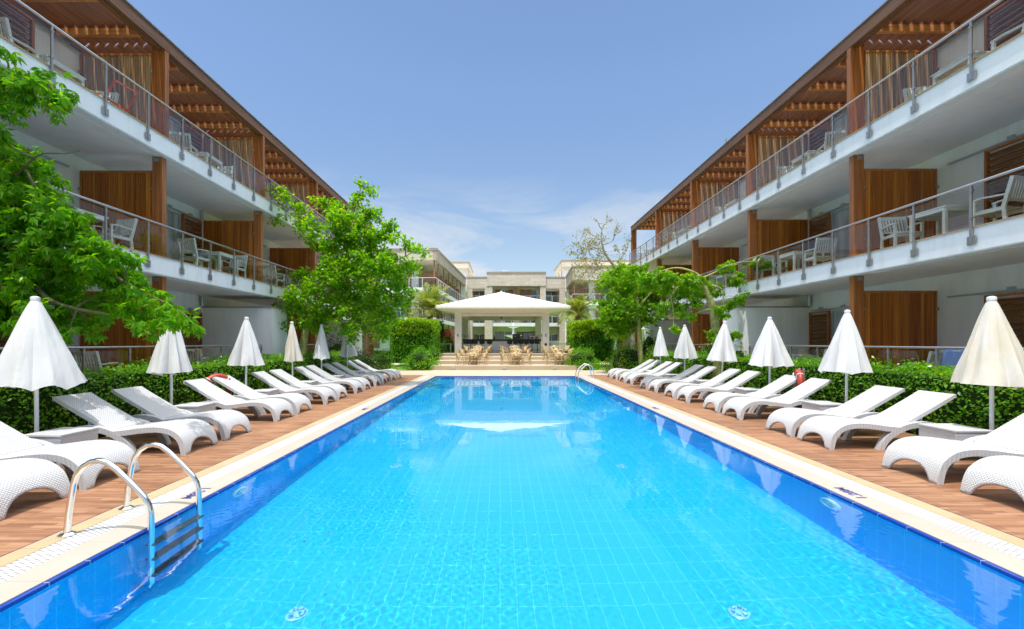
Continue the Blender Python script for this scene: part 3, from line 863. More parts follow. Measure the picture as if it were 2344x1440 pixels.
# ------------------------------------------------------------------ the two long hotel wings beside the pool
Z0, Z1B, Z1, Z2B, Z2 = 0.55, 3.37, 3.82, 6.42, 6.87
ROOF_B, ROOF_T = 9.16, 9.46
def hotel(s, xf, y11, bay, label):
    word = 'right' if s > 0 else 'left'
    U = lambda u: s * (xf + u)
    lines = [y11 + bay * k for k in range(-2, 5)]
    YS, YE = lines[0], lines[-1]
    t = empty('hotel_building', (U(5.0), (YS + YE) / 2, 0), label, 'building', 'timber and white hotel blocks along the pool')
    def bx(b, u0, u1, y0, y1, z0, z1):
        return b.box(U(u0), U(u1), y0, y1, z0, z1)
    # shell
    bx(MB(), 2.2, 9.0, YS, YE, 0.0, 9.22).build('wall', plaster, t)
    bx(bx(MB(), -0.15, 2.2, YS, YE, 0.0, Z0), -0.22, -0.15, YS, YE, 0, 0.30).build('terrace_base', plaster, t)
    bx(MB(), -0.10, 2.2, YS, YE, Z0, Z0 + .012).build('terrace_floor', terrace_mat, t)
    for zb, zt in ((Z1B, Z1), (Z2B, Z2)):
        sl = bx(MB(), -0.13, 2.2, YS, YE + 0.1, zb + .02, zt)
        bx(sl, -0.11, 0.10, YS, YE + .08, zb, zb + .02)
        slo = sl.build('balcony_slab', plaster_slab, t)
        bx(MB(), -0.155, 2.19, YS, YE + .12, zt, zt + 0.022).build('floor_tiles', terrace_mat, slo)
        bx(MB(), 0.18, 2.19, YS + .02, YE, zb + .008, zb + .018).build('ceiling', plaster_ceil, slo)
    # end wall of the far balconies
    # columns, screens, storage walls
    for k, y in enumerate(lines):
        ground_block = k in (3, 5)
        for zb, zt in ((Z0, Z1B), (Z1, Z2B), (Z2, ROOF_B + .12)):
            if zb == Z0 and ground_block: continue
            top = zb == Z2
            cb = bx(MB(), 0.02, 0.27, y - 0.075, y + 0.075, zb, zt)
            if top: bx(cb, -0.05, 0.015, y - 0.065, y + 0.065, zb - .02, ROOF_T + .02)
            co = cb.build('timber_column', timber, t)
            if not top:
                bx(MB(), 0.10, 0.23, y - 0.085, y + 0.085, zt - .12, zt - 0.02).build('fixing_plate', steel_dull, co)
        for zb, zt, ms in ((Z0, Z0 + 2.45, slats_warm), (Z1, Z1 + 2.27, slats_warm), (Z2, Z2 + 2.22, slats_grey)):
            if zb == Z0 and ground_block: continue
            if k == len(lines) - 1: continue
            b = MB()
            nsl = 27
            for i in range(nsl):
                u0 = 0.36 + (2.10 - 0.36) * i / nsl
                w = (2.10 - 0.36) / nsl - (0.012 if ms is slats_warm else 0.020)
                jz = random.uniform(-.004, .004)
                bx(b, u0, u0 + w, y - 0.02 + jz, y + 0.015 + jz, zb + 0.06, zt - 0.05)
            sc_ = b.build('partition_screen', ms, t)
            fr = bx(MB(), 0.275, 0.335, y - 0.03, y + 0.03, zb + 0.03, zt)
            bx(fr, 2.10, 2.16, y - 0.03, y + 0.03, zb + 0.03, zt)
            bx(fr, 0.335, 2.10, y - 0.03, y + 0.03, zt - 0.055, zt); bx(fr, 0.335, 2.10, y - .03, y + .03, zb + .03, zb + .065)
            if ms is slats_warm:
                bx(fr, 0.335, 2.10, y + 0.018, y + 0.024, zb + .065, zt - .055)
            fr.build('screen_frame', timber if ms is slats_warm else timber, sc_)
            for u in (0.24, 2.13):
                for z in (zt - 0.5, zb + 0.45):
                    bx(MB(), u, u + 0.09, y - 0.045, y - 0.031, z, z + 0.07).build('bracket', steel_dull, sc_)
        if ground_block:
            st = bx(MB(), -0.34, 2.2, y, y + 1.12, 0.0, 2.94).build('storage_wall', plaster, t)
            bx(MB(), -0.37, 2.2, y - .03, y + 1.15, 2.94, 2.98).build('wall_cap', steel_dull, st)
            for zb, zt in ((Z1, Z2B), (Z2, ROOF_B), (2.98, Z1B)):
                MB().tube([(U(2.10), y - 0.13, zb), (U(2.10), y - 0.13, zt)], 0.055, 12).build('downpipe', steel, t, True)
    # rooms: doors, shutters, tracks
    for k in range(len(lines) - 1):
        y0 = lines[k]
        typ = k % 2
        if typ: dr0, dr1, sh0, sh1 = y0 + 0.55, y0 + 2.42, y0 + 2.45, y0 + 3.38
        else:   dr0, dr1, sh0, sh1 = y0 + 1.65, y0 + 3.45, y0 + 3.48, y0 + 4.40
        for zb in (Z0, Z1, Z2):
            H = 2.18
            f = MB()
            bx(f, 2.13, 2.2, dr0, dr0 + .06, zb + .03, zb + H); bx(f, 2.13, 2.2, dr1 - .06, dr1, zb + .03, zb + H)
            bx(f, 2.13, 2.2, dr0 + .06, dr1 - .06, zb + H - .06, zb + H); bx(f, 2.13, 2.2, (dr0 + dr1) / 2 - .035, (dr0 + dr1) / 2 + .035, zb + .03, zb + H - .06)
            fo = f.build('sliding_door', frame_grey, t)
            bx(MB(), 2.165, 2.175, dr0 + .06, (dr0 + dr1) / 2 - .035, zb + .03, zb + H - .06).build('door_glass', window_dark, fo)
            bx(MB(), 2.165, 2.175, (dr0 + dr1) / 2 + .035, dr1 - .06, zb + .03, zb + H - .06).build('door_glass', window_curtain, fo)
            shut = MB()
            nb = 15
            for i in range(nb):
                zz = zb + 0.10 + (H - 0.16) * i / nb
                shut.add([(U(2.05), sh0 + .055, zz), (U(2.05), sh1 - .055, zz), (U(2.105), sh1 - .055, zz + .115), (U(2.105), sh0 + .055, zz + .115),
                          (U(2.065), sh0 + .055, zz - .005), (U(2.065), sh1 - .055, zz - .005), (U(2.12), sh1 - .055, zz + .11), (U(2.12), sh0 + .055, zz + .11)],
                         [(0, 1, 2, 3), (7, 6, 5, 4), (0, 4, 5, 1), (1, 5, 6, 2), (2, 6, 7, 3), (3, 7, 4, 0)])
            so = shut.build('louvred_shutter', slats_cross, t)
            sf = MB()
            bx(sf, 2.04, 2.115, sh0, sh0 + .055, zb + .04, zb + H + .02); bx(sf, 2.04, 2.115, sh1 - .055, sh1, zb + .04, zb + H + .02)
            bx(sf, 2.04, 2.115, sh0 + .055, sh1 - .055, zb + .04, zb + .09); bx(sf, 2.04, 2.115, sh0 + .055, sh1 - .055, zb + H - .03, zb + H + .02)
            sf.build('shutter_frame', timber, so)
            tr = bx(MB(), 2.125, 2.165, dr0 - .3, min(y0 + bay - .15, sh1 + 0.9), zb + H + .06, zb + H + .10)
            for q in (0.15, 0.5, 0.85):
                yy = dr0 + (sh1 - dr0) * q
                bx(tr, 2.13, 2.2, yy - .06, yy + .06, zb + H + .10, zb + H + .17)
            tr.build('shutter_track', frame_grey, t)
    # railings
    def railing(u, zf, y0, y1, post_low, plate, hand):
        m_ = max(1, round((y1 - y0) / (bay / 4)))
        hr = MB().tube([(U(u), y0, hand), (U(u), y1, hand)], 0.026, 12)
        rail = hr.build('handrail', steel, t, True)
        for i in range(m_ + 1):
            y = y0 + (y1 - y0) * i / m_
            p = bx(MB(), u - 0.015, u + 0.015, y - 0.02, y + 0.02, post_low, hand - .02)
            for z in (zf + 0.17, hand - 0.13):
                bx(p, u - 0.022, u + 0.022, y - 0.036, y + 0.036, z, z + 0.028)
            if plate:
                bx(p, u - 0.002, u + 0.014, y - 0.075, y + 0.075, zf - 0.32, zf - 0.16)
            p.build('railing_post', steel_post, rail)
            if i < m_:
                y2 = y0 + (y1 - y0) * (i + 1) / m_
                bx(MB(), u - 0.004, u + 0.004, y + 0.05, y2 - 0.05, zf + 0.06, hand - 0.075).build('glass_panel', rail_glass, rail)
    for zf in (Z1, Z2):
        railing(-0.162, zf, YS + bay / 4 * 0.5, YE + .02, zf - 0.30, True, zf + 0.80)
    blk = [lines[3], lines[5]]
    segs = [(lines[0] + .3, blk[0] - 0.12), (blk[0] + 1.25, blk[1] - 0.12), (blk[1] + 1.25, YE)]
    for a, b_ in segs:
        railing(-0.02, Z0, a, b_, Z0, False, 1.585)
    for zf in (Z1, Z2):                                   # return railing across the open far end
        r = MB().tube([(U(-.162), YE + .02, zf + .80), (U(2.15), YE + .02, zf + .80)], 0.026, 12).build('handrail', steel, t, True)
        for i in range(1, 4):
            u = -.162 + 2.3 * i / 3
            bx(MB(), u - .02, u + .02, YE + .005, YE + .035, zf, zf + .78).build('railing_post', steel_post, r)
            bx(MB(), u - 2.3 / 3 + .05, u - .05, YE + .016, YE + .024, zf + .06, zf + .72).build('glass_panel', rail_glass, r)
    # pergola
    pg = bx(MB(), -0.06, 0.04, YS, YE + .1, ROOF_B, ROOF_T)
    bx(pg, 0.04, 0.13, YS, YE + .05, ROOF_B - .04, ROOF_B + .10)
    pg = pg.build('pergola', timber_y, t)
    bx(MB(), -0.10, 0.10, YS, YE + .13, ROOF_T, ROOF_T + .03).build('edge_cap', steel_dull, pg)
    bx(MB(), 2.09, 2.19, YS, YE, ROOF_B - .02, ROOF_B + .16).build('wall_beam', timber_y, pg)
    for k in range(len(lines) - 1):
        for j in range(4):
            y = lines[k] + bay * (0.14 + 0.24 * j)
            bx(MB(), 0.13, 2.09, y - 0.05, y + 0.05, ROOF_B - 0.06, ROOF_B + 0.10).build('cross_beam', timber_x, pg)
    nl = 8
    for i in range(nl):
        u = 0.26 + 1.72 * i / (nl - 1)
        for k in range(len(lines) - 1):
            a, b_ = lines[k] + .02, lines[k + 1] - .02
            lv = MB()
            th = R(40)
            du, dz = 0.105 * math.cos(th), 0.105 * math.sin(th)
            p0 = (u + du, ROOF_B + .115); p1 = (u - du, ROOF_B + .115 + 2 * dz)
            nxx, nzz = -math.sin(th) * .014, -math.cos(th) * .014
            q = [(p0[0] - nxx, p0[1] - nzz), (p1[0] - nxx, p1[1] - nzz), (p1[0] + nxx, p1[1] + nzz), (p0[0] + nxx, p0[1] + nzz)]
            lv.add([(U(uu), a, zz) for uu, zz in q] + [(U(uu), b_, zz) for uu, zz in q],
                   [(0, 1, 2, 3), (7, 6, 5, 4), (0, 4, 5, 1), (1, 5, 6, 2), (2, 6, 7, 3), (3, 7, 4, 0)])
            for j in range(4):                                   # wedge blocks that carry the louvres
                y = lines[k] + bay * (0.14 + 0.24 * j)
                lv.add([(U(u - du), y - .04, ROOF_B + .10), (U(u + du), y - .04, ROOF_B + .10), (U(u - du), y - .04, ROOF_B + .10 + 2 * dz),
                        (U(u - du), y + .04, ROOF_B + .10), (U(u + du), y + .04, ROOF_B + .10), (U(u - du), y + .04, ROOF_B + .10 + 2 * dz)],
                       [(0, 1, 2), (5, 4, 3), (0, 3, 4, 1), (1, 4, 5, 2), (2, 5, 3, 0)])
            lv.build('louvre_board', slats_dark, pg)
    # end frame of the pergola
    bx(MB(), -0.05, 0.09, YE - .02, YE + .10, Z2 + .02, ROOF_B).build('end_post', timber, pg)
    return t, lines
HR, LR = hotel(1, 8.90, 11.09, 4.59, 'white three storey hotel block with timber pergola on the right of the pool')
HL, LL = hotel(-1, 8.60, 11.21, 4.60, 'white three storey hotel block with timber pergola on the left of the pool')

# roof aerial
ae = empty('roof_aerial', (12.2, 23.6, 9.22), 'thin roof aerial rising above the pergola of the right hotel block', 'aerial')
MB().tube([(12.2, 23.6, 9.22), (12.2, 23.6, 12.75)], 0.03, 6).build('mast', steel_dull, ae)
ab = MB()
for z, w in ((12.3, .16), (12.45, .13), (12.6, .10)):
    ab.beam((12.2 - w, 23.6, z), (12.2 + w, 23.6, z), 0.04, 0.04); ab.beam((12.2, 23.6 - w, z + .05), (12.2, 23.6 + w, z + .05), 0.04, 0.04)
ab.build('antenna_arm', steel_dull, ae)

# ------------------------------------------------------------------ balcony furniture
def slat_chair():
    """Faces +y; feet on z=0."""
    t = empty('slatted_chair', (0, 0, 0), None, 'chair', 'sage white slatted chairs on the balconies')
    b = MB()
    for i in range(6):
        y = -0.20 + 0.083 * i
        b.box(-0.25, 0.25, y, y + .07, 0.405, 0.425)
    b.build('seat', chair_paint, t)
    bk = MB()
    bk.beam((-0.27, -0.22, 0.40), (-0.27, -0.35, 0.93), 0.045, 0.06, (0, 1, 0)); bk.beam((0.27, -0.22, 0.40), (0.27, -0.35, 0.93), 0.045, 0.06, (0, 1, 0))
    bk.beam((-0.25, -0.343, 0.895), (0.25, -0.343, 0.895), 0.035, 0.075); bk.beam((-0.25, -0.255, 0.53), (0.25, -0.255, 0.53), 0.03, 0.05)
    for i in range(7):
        x = -0.195 + 0.065 * i
        bk.beam((x, -0.257, 0.54), (x, -0.335, 0.87), 0.036, 0.016, (0, 1, 0))
    bk.build('backrest', chair_paint, t)
    for x in (-0.27, 0.27):
        MB().beam((x, -0.30, 0.62), (x, 0.10, 0.655), 0.055, 0.028).beam((x, 0.10, 0.655), (x, 0.27, 0.63), 0.055, 0.028).build('armrest', chair_paint, t)
        MB().beam((x, 0.23, 0.0), (x, 0.23, 0.62), 0.045, 0.05, (0, 1, 0)).build('leg', chair_paint, t)
        MB().beam((x, -0.26, 0.0), (x, -0.22, 0.41), 0.045, 0.055, (0, 1, 0)).build('leg', chair_paint, t)
    MB().box(-0.25, 0.25, 0.215, 0.245, 0.34, 0.40).box(-0.285, -0.262, -0.22, 0.21, 0.34, 0.40).box(0.262, 0.285, -0.22, 0.21, 0.34, 0.40).build('seat_frame', chair_paint, t)
    return t
def slat_table():
    t = empty('balcony_table', (0, 0, 0), None, 'table', 'sage white slatted tables on the balconies')
    b = MB()
    for i in range(9):
        x = -0.36 + 0.08 * i
        b.box(x, x + .07, -0.42, 0.42, 0.70, 0.725)
    b.build('table_top', chair_paint, t)
    MB().box(-.33, .33, -.40, -.375, .62, .70).box(-.33, .33, .375, .40, .62, .70).box(-.35, -.325, -.375, .375, .62, .70).box(.325, .35, -.375, .375, .62, .70).build('apron', chair_paint, t)
    for x in (-.31, .31):
        for y in (-.36, .36):
            MB().box(x - .03, x + .03, y - .03, y + .03, 0, .62).build('leg', chair_paint, t)
    return t
CH, TB = slat_chair(), slat_table()
cf, tf = [False], [False]
BAYW = ['first', 'second', 'third', 'fourth', 'fifth', 'sixth']
for side, s, xf, lines, bay in (('right', 1, 8.90, LR, 4.59), ('left', -1, 8.60, LL, 4.60)):
    for fl, z in (('first', Z1 + .022), ('top', Z2 + .022)):
        for k in range(1, len(lines) - 1):
            y0 = lines[k]
            x = s * (xf + (0.72 if fl == 'first' else 1.0) + 0.12 * math.sin(k * 2.3 + s))
            rjit = 0.25 * math.sin(k * 3.7 + 1.3 * s)
            ta, tt, tc_ = (2.05, 3.05, 4.0) if s > 0 else (2.1, 3.05, 3.95)
            if fl == 'top': ta, tt, tc_ = ta - 0.2, tt - 0.25, tc_ - 0.25
            w = BAYW[k - 1]
            used_first(cf, CH, (x + random.uniform(-.08, .1), y0 + ta + rjit * .4, z), random.uniform(-.25, .25) + (-s) * 0.05, f'slatted chair on the {side} block, {fl} floor, {w} bay, facing away from the camera')
            used_first(cf, CH, (x + random.uniform(-.05, .1), y0 + tc_ + rjit * .3, z), PI + random.uniform(-.25, .25), f'slatted chair on the {side} block, {fl} floor, {w} bay, facing the camera')
            used_first(tf, TB, (x + 0.05, y0 + tt, z), random.uniform(-.03, .03), f'slatted table between two chairs on the {side} block, {fl} floor, {w} bay')
# ground terraces
gz = Z0 + .012
used_first(cf, CH, (9.75, 10.0, gz), 0.08, 'slatted chair behind the right terrace glass between the two nearest right parasols')
used_first(cf, CH, (9.85, 13.4, gz), 0.3, 'slatted chair behind the right terrace glass beside the storage wall')
used_first(tf, TB, (9.7, 14.3, gz), 0.0, 'slatted table behind the right terrace glass beside the storage wall')
used_first(cf, CH, (-9.35, 10.2, gz), -0.05, 'slatted chair behind the left terrace glass between the two nearest left parasols')
used_first(tf, TB, (-9.5, 11.9, gz), 0.0, 'slatted table behind the left terrace glass near the second left parasol')
used_first(cf, CH, (-9.5, 13.6, gz), 0.25, 'slatted chair behind the left terrace glass beside the storage wall')

def drying_rack(x, y, z, label, linen):
    t = empty('drying_rack', (x, y, z), label, 'drying rack', 'clothes racks on the terraces')
    f = MB()
    for yy in (-.5, .5):
        f.tube([(x - .3, y + yy, z), (x + .3, y + yy, z + .95)], .014, 6); f.tube([(x + .3, y + yy, z), (x - .3, y + yy, z + .95)], .014, 6)
    for i in range(6):
        xx = x - .3 + .12 * i
        f.tube([(xx, y - .5, z + .95), (xx, y + .5, z + .95)], .008, 5)
    f.build('rack_frame', white_metal if linen else orange_plastic, t, True)
    if linen:
        for i, (mt, xx) in enumerate(((blue_cloth, x - .30), (white_cloth, x - .06), (white_cloth, x + .18))):
            vs, fs = [], []
            for a in range(13):
                for b in range(7):
                    yy = y - .45 + .075 * a
                    q = b / 6
                    dx = (q - .5) * 0.16
                    zz = z + .97 - abs(q - .5) * 1.0 - 0.02 * math.sin(a * 1.7 + i)
                    vs.append((xx + dx + .015 * math.sin(a * 1.3 + b), yy, zz))
            for a in range(12):
                for b in range(6):
                    fs.append((a * 7 + b, (a + 1) * 7 + b, (a + 1) * 7 + b + 1, a * 7 + b + 1))
            o = MB().add(vs, fs).build('linen', mt, t, True)
            o.modifiers.new('thickness', 'SOLIDIFY').thickness = .008
    return t
drying_rack(9.65, 8.75, gz, 'rack of white and blue linen on the right terrace', True)
def folding_chair(x, y, z, rz, label):
    t = empty('folding_chair', (0, 0, 0), label, 'folding chair', 'orange folding frames on the left top balcony')
    f = MB()
    for xx in (-.26, .26):
        f.beam((xx, -.35, 0), (xx, .25, .62), .035, .035); f.beam((xx, .35, 0), (xx, -.30, .85), .035, .035)
    f.beam((-.26, .25, .62), (.26, .25, .62), .035, .035); f.beam((-.26, -.30, .85), (.26, -.30, .85), .035, .035)
    f.beam((-.26, .33, .03), (.26, .33, .03), .03, .03); f.beam((-.26, -.33, .03), (.26, -.33, .03), .03, .03)
    f.build('chair_frame', orange_plastic, t)
    t.location = (x, y, z); t.rotation_euler = (0, 0, rz)
folding_chair(-9.0, 16.2, Z2 + .022, 0.7, 'orange folding chair frame on the left top balcony, farther from the camera')
folding_chair(-9.15, 10.4, Z2 + .022, 1.4, 'orange folding chair frame on the left top balcony, nearer the camera')

# ------------------------------------------------------------------ steps, pavilion bar and cafe furniture
T1, T2, T3, T4 = 0.25, 0.46, 0.64, 0.80
structure('step', -4.24, 5.03, 26.5, 28.7, -.1, T1, step_mat)
structure('step', -4.25, 4.95, 28.7, 30.6, -.1, T2, step_mat)
structure('step', -4.3, 4.95, 30.6, 33.0, -.1, T3, step_mat)
structure('bar_floor', -4.6, 5.2, 33.0, 45.0, -.1, T4, step_mat)
for i, (x, w) in enumerate(((-2.85, 'left'), (0.25, 'middle'), (3.3, 'right'))):
    o = MB().box(x - .1, x + .1, 26.475, 26.5, .08, .19).build('step_light', frame_grey, origin=(x, 26.49, .08))
    tag(o, f'small recessed light in the lowest beige step, {w} of three', 'step light', 'recessed lights in the lowest step')
pv = empty('bar_pavilion', (0.2, 38.5, T4), 'open poolside bar pavilion with a white hipped roof and square columns', 'pavilion')
PX0, PX1, PY0, PY1 = -3.37, 3.65, 35.2, 42.0
for x in (PX0, PX1):
    for y in (PY0, PY1):
        c = MB().box(x - .27, x + .27, y - .27, y + .27, T4, 4.15).build('column', plaster_gray, pv)
        zz = 2.25
        for dx, dy in ((-.31, 0), (.31, 0), (0, -.31)):
            MB().lathe(x + dx, y + dy, [(.035, zz - .10), (.06, zz - .09), (.06, zz + .09), (.035, zz + .10)], 10).build('wall_lamp', steel_dull, c)
        if y == PY0:
            if x == PX0:
                MB().box(x - .13, x + .13, y - .285, y - .27, 1.15, 1.55).build('notice', white_plastic, c)
            else:
                MB().lathe(x, y - .30, [(.04, 1.42), (.10, 1.46), (.10, 1.56), (.04, 1.60)], 12).build('wall_phone', black_plastic, c)
                MB().box(x - .16, x + .16, y - .282, y - .27, .95, 1.30).build('socket_cover', plaster, c)
bmz0, bmz1 = 3.78, 4.28
b = MB()
for y in (PY0, PY1):
    b.box(PX0 + .27, PX1 - .27, y - .22, y + .22, bmz0, bmz1)
for x in (PX0, PX1):
    b.box(x - .22, x + .22, PY0 + .27, PY1 - .27, bmz0, bmz1)
b.build('roof_beam', plaster_gray, pv)
ex0, ex1, ey0, ey1 = -4.98, 5.42, 33.6, 43.6
ez0, ez1, apex = 4.23, 4.47, 6.10
cx, cy = (ex0 + ex1) / 2 - .12, (ey0 + ey1) / 2
MB().add([(ex0, ey0, ez1), (ex1, ey0, ez1), (ex1, ey1, ez1), (ex0, ey1, ez1), (cx, cy, apex)], [(0, 1, 4), (1, 2, 4), (2, 3, 4), (3, 0, 4)]).build('roof', roof_white, pv)
b = MB()
b.add([(ex0, ey0, ez0 + .07), (ex1, ey0, ez0 + .07), (ex1, ey1, ez0 + .07), (ex0, ey1, ez0 + .07), (ex0, ey0, ez1 - .002), (ex1, ey0, ez1 - .002), (ex1, ey1, ez1 - .002), (ex0, ey1, ez1 - .002)],
      [(0, 1, 5, 4), (1, 2, 6, 5), (2, 3, 7, 6), (3, 0, 4, 7)])
b.build('fascia', plaster_gray, pv)
s0 = [(ex0, ey0, ez0 + .07), (ex1, ey0, ez0 + .07), (ex1, ey1, ez0 + .07), (ex0, ey1, ez0 + .07)]
s1 = [(PX0 - .27, PY0 - .27, bmz0 + .25), (PX1 + .27, PY0 - .27, bmz0 + .25), (PX1 + .27, PY1 + .27, bmz0 + .25), (PX0 - .27, PY1 + .27, bmz0 + .25)]
MB().add(s0 + s1, [(0, 4, 5, 1), (1, 5, 6, 2), (2, 6, 7, 3), (3, 7, 4, 0)]).build('soffit', plaster_gray, pv)
MB().box(PX0, PX1, PY0, PY1, bmz1, bmz1 + .05).build('ceiling', plaster_gray, pv)
for hx, hy in ((ex0, ey0), (ex1, ey0), (ex1, ey1), (ex0, ey1)):
    MB().beam((hx, hy, ez1 + .01), (cx, cy, apex + .01), .12, .03).build('hip_cap', plaster_gray, pv)
for q in (.2, .4, .6, .8):
    xx = ex0 + (ex1 - ex0) * q
    f_ = min(q, 1 - q) * 2
    MB().beam((xx, ey0, ez1 + .004), (xx + (cx - xx) * f_ * .98, ey0 + (cy - ey0) * f_ * .98, ez1 + (apex - ez1) * f_ * .98 + .004), .025, .02).build('roof_seam', plaster_gray, pv)
MB().lathe(cx, cy, [(.10, apex - .06), (.10, apex + .06), (.05, apex + .08), (.03, apex + .13)], 10).build('finial', white_metal, pv)
MB().lathe(0.1, 36.0, [(.02, bmz0 + .5), (.02, bmz0 - .02), (.07, bmz0 - .05), (.07, bmz0 - .16)], 10).build('hanging_lamp', black_plastic, pv)
# counter
ct = empty('bar_counter', (0.2, 37.0, T4), 'long bar counter with a dark top and pale front under the pavilion', 'bar counter')
fp = MB()
for i in range(6):
    x0 = -3.05 + 6.4 * i / 6
    fp.box(x0 + .01, x0 + 6.4 / 6 - .01, 36.95, 37.05, T4, 1.78)
fp.box(-3.05, 3.35, 37.05, 37.35, T4, 1.78)
fp.build('front_panel', plaster_slab, ct)
MB().box(-3.15, 3.45, 36.72, 37.45, 1.86, 1.95).box(-3.15, 3.45, 36.88, 37.4, 1.78, 1.86).build('counter_top', dark_wood, ct)
MB().tube([(-3.05, 36.82, T4 + .22), (3.35, 36.82, T4 + .22)], .025, 8).build('foot_rail', steel, ct)
# things on the counter and behind it
def item(name, mb, mat, label, cat, origin, extra=None):
    t = empty(name, origin, label, cat)
    mb.build('body', mat, t, bevel=.01)
    if extra:
        for nm, m2, mt in extra:
            m2.build(nm, mt, t)
    return t
item('coffee_machine', MB().box(1.05, 1.72, 37.02, 37.35, 1.95, 2.38), black_plastic, 'black coffee machine on the bar counter', 'coffee machine', (1.4, 37.2, 1.95),
     [('badge', MB().box(1.2, 1.3, 37.005, 37.02, 2.14, 2.24), MATS['yellow_edge_stone'])])
item('drinks_fridge', MB().box(1.92, 2.85, 37.6, 38.1, T4, 2.56), black_plastic, 'tall black drinks fridge behind the right part of the bar', 'fridge', (2.4, 37.85, T4),
     [('fridge_door', MB().box(1.98, 2.38, 37.58, 37.60, 1.4, 2.5), window_blue), ('fridge_door', MB().box(2.42, 2.80, 37.58, 37.60, 1.4, 2.5), window_dark)])
item('juice_dispenser', MB().box(2.50, 3.25, 37.0, 37.3, 1.95, 2.20), steel, 'low steel juice dispenser at the right end of the counter', 'dispenser', (2.9, 37.15, 1.95),
     [('juice_tank', MB().box(2.55, 2.85, 36.98, 37.0, 1.98, 2.16), brown_brick), ('juice_tank', MB().box(2.92, 3.2, 36.98, 37.0, 1.98, 2.16), brown_brick)])
gl = empty('glass_tray', (0.55, 37.1, 1.95), 'tray of white cups on the bar counter left of the coffee machine', 'tray')
MB().box(.25, .80, 36.95, 37.2, 1.95, 1.965).build('tray', steel, gl)
for i in range(5):
    MB().lathe(.31 + .11 * i, 37.07, [(.028, 1.965), (.04, 2.04), (.036, 2.04), (.02, 1.975)], 10).build('cup', white_plastic, gl)
mx_ = empty('blender', (-.5, 37.1, 1.95), 'small dark blender on the bar counter near its middle', 'blender')
MB().lathe(-.5, 37.1, [(.09, 1.95), (.09, 2.06), (.05, 2.07)], 12).build('motor_base', black_plastic, mx_)
MB().lathe(-.5, 37.1, [(.055, 2.07), (.075, 2.25), (.07, 2.26), (.03, 2.28)], 12).build('jug', window_dark, mx_)
# stools
stl = empty('bar_stool', (0, 0, 0), None, 'bar stool', 'black stools along the bar')
MB().lathe(0, 0, [(.19, .74), (.21, .76), (.20, .80), (.16, .81)], 16).build('seat', black_plastic, stl, True)
bk = MB()
vs, fs = [], []
for i in range(13):
    a = R(-115 + 230 * i / 12) - PI / 2
    for r, z in ((.205, .80), (.225, .90), (.215, 1.0)):
        vs.append((r * math.cos(a), r * math.sin(a), z))
for i in range(12):
    for k in range(2):
        fs.append((i * 3 + k, i * 3 + 3 + k, i * 3 + 4 + k, i * 3 + 1 + k))
bko = bk.add(vs, fs).build('backrest', black_plastic, stl, True)
bko.modifiers.new('thickness', 'SOLIDIFY').thickness = .03
MB().tube([(0, 0, .02), (0, 0, .75)], .03, 10).build('pole', black_plastic, stl)
MB().lathe(0, 0, [(.20, 0), (.20, .02), (.06, .035)], 18).build('base', black_plastic, stl)
MB().tube([(0, 0, .25), (.15, -.13, .28), (0, -.2, .28), (-.15, -.13, .28), (0, 0, .25)], .012, 6).build('footrest', black_plastic, stl)
flag = [False]
SX = [-2.86, -2.46, -2.08, -1.50, -.88, .79, 1.28, 1.72, 2.18, 2.64, 3.08]
for i, x in enumerate(SX):
    used_first(flag, stl, (x, 36.25 + random.uniform(-.06, .06), T4), random.uniform(-.4, .4),
               f'black bar stool at the counter, {ORD[i]} of eleven from the left column')
# cafe tables and chairs
tbl = empty('cafe_table', (0, 0, 0), None, 'cafe table', 'rattan cafe tables on the steps')
MB().lathe(0, 0, [(.36, .70), (.38, .715), (.38, .735), (.36, .745)], 24).build('table_top', rattan, tbl)
for k in range(4):
    a = PI / 4 + k * PI / 2
    pts = [(.30 * math.cos(a), .30 * math.sin(a), 0), (.19 * math.cos(a), .19 * math.sin(a), .22), (.13 * math.cos(a), .13 * math.sin(a), .42), (.24 * math.cos(a), .24 * math.sin(a), .70)]
    MB().tube(catmull(pts, 4), .020, 8).build('leg', bamboo, tbl, True)
for z, r in ((.30, .165), (.56, .17)):
    MB().tube([(r * math.cos(q * PI / 8), r * math.sin(q * PI / 8), z) for q in range(17)], .012, 6, False).build('cane_ring', bamboo, tbl, True)
chr_ = empty('cafe_chair', (0, 0, 0), None, 'cafe chair', 'rattan armchairs around the cafe tables')
MB().box(-.20, .20, -.20, .22, .41, .44).build('seat', rattan, chr_, bevel=.015)
vs, fs = [], []
for i in range(11):
    a = R(-60 + 120 * i / 10) - PI / 2
    hgt = .80 - .10 * abs(i - 5) / 5
    for q in range(5):
        f = q / 4
        r = .27 + .10 * f
        vs.append((r * math.cos(a), r * math.sin(a) * .95 - .02 * f, .46 + (hgt - .46) * f))
for i in range(10):
    for q in range(4):
        fs.append((i * 5 + q, i * 5 + 5 + q, i * 5 + 6 + q, i * 5 + 1 + q))
bo = MB().add(vs, fs).build('backrest', rattan, chr_, True)
bo.modifiers.new('thickness', 'SOLIDIFY').thickness = .018
fr = MB()
top = []
for i in range(15):
    a = R(-95 + 190 * i / 14) - PI / 2
    top.append((.375 * math.cos(a), .355 * math.sin(a) - .02, .80 - .16 * (abs(i - 7) / 7) ** 1.5 + .02))
fr.tube([(-.25, .25, 0.0), (-.30, .22, .40), (-.36, .14, .60)] + top[0:] + [(.36, .14, .60), (.30, .22, .40), (.25, .25, 0.0)], .017, 8)
for x in (-.2, .2):
    fr.tube([(x * 1.25, -.30, 0), (x, -.22, .40), (x * 1.2, -.30, .72)], .017, 8)
fr.tube([(-.24, .24, .16), (.24, .24, .16)], .012, 6); fr.tube([(-.245, -.28, .16), (-.245, .25, .16)], .012, 6); fr.tube([(.245, -.28, .16), (.245, .25, .16)], .012, 6)
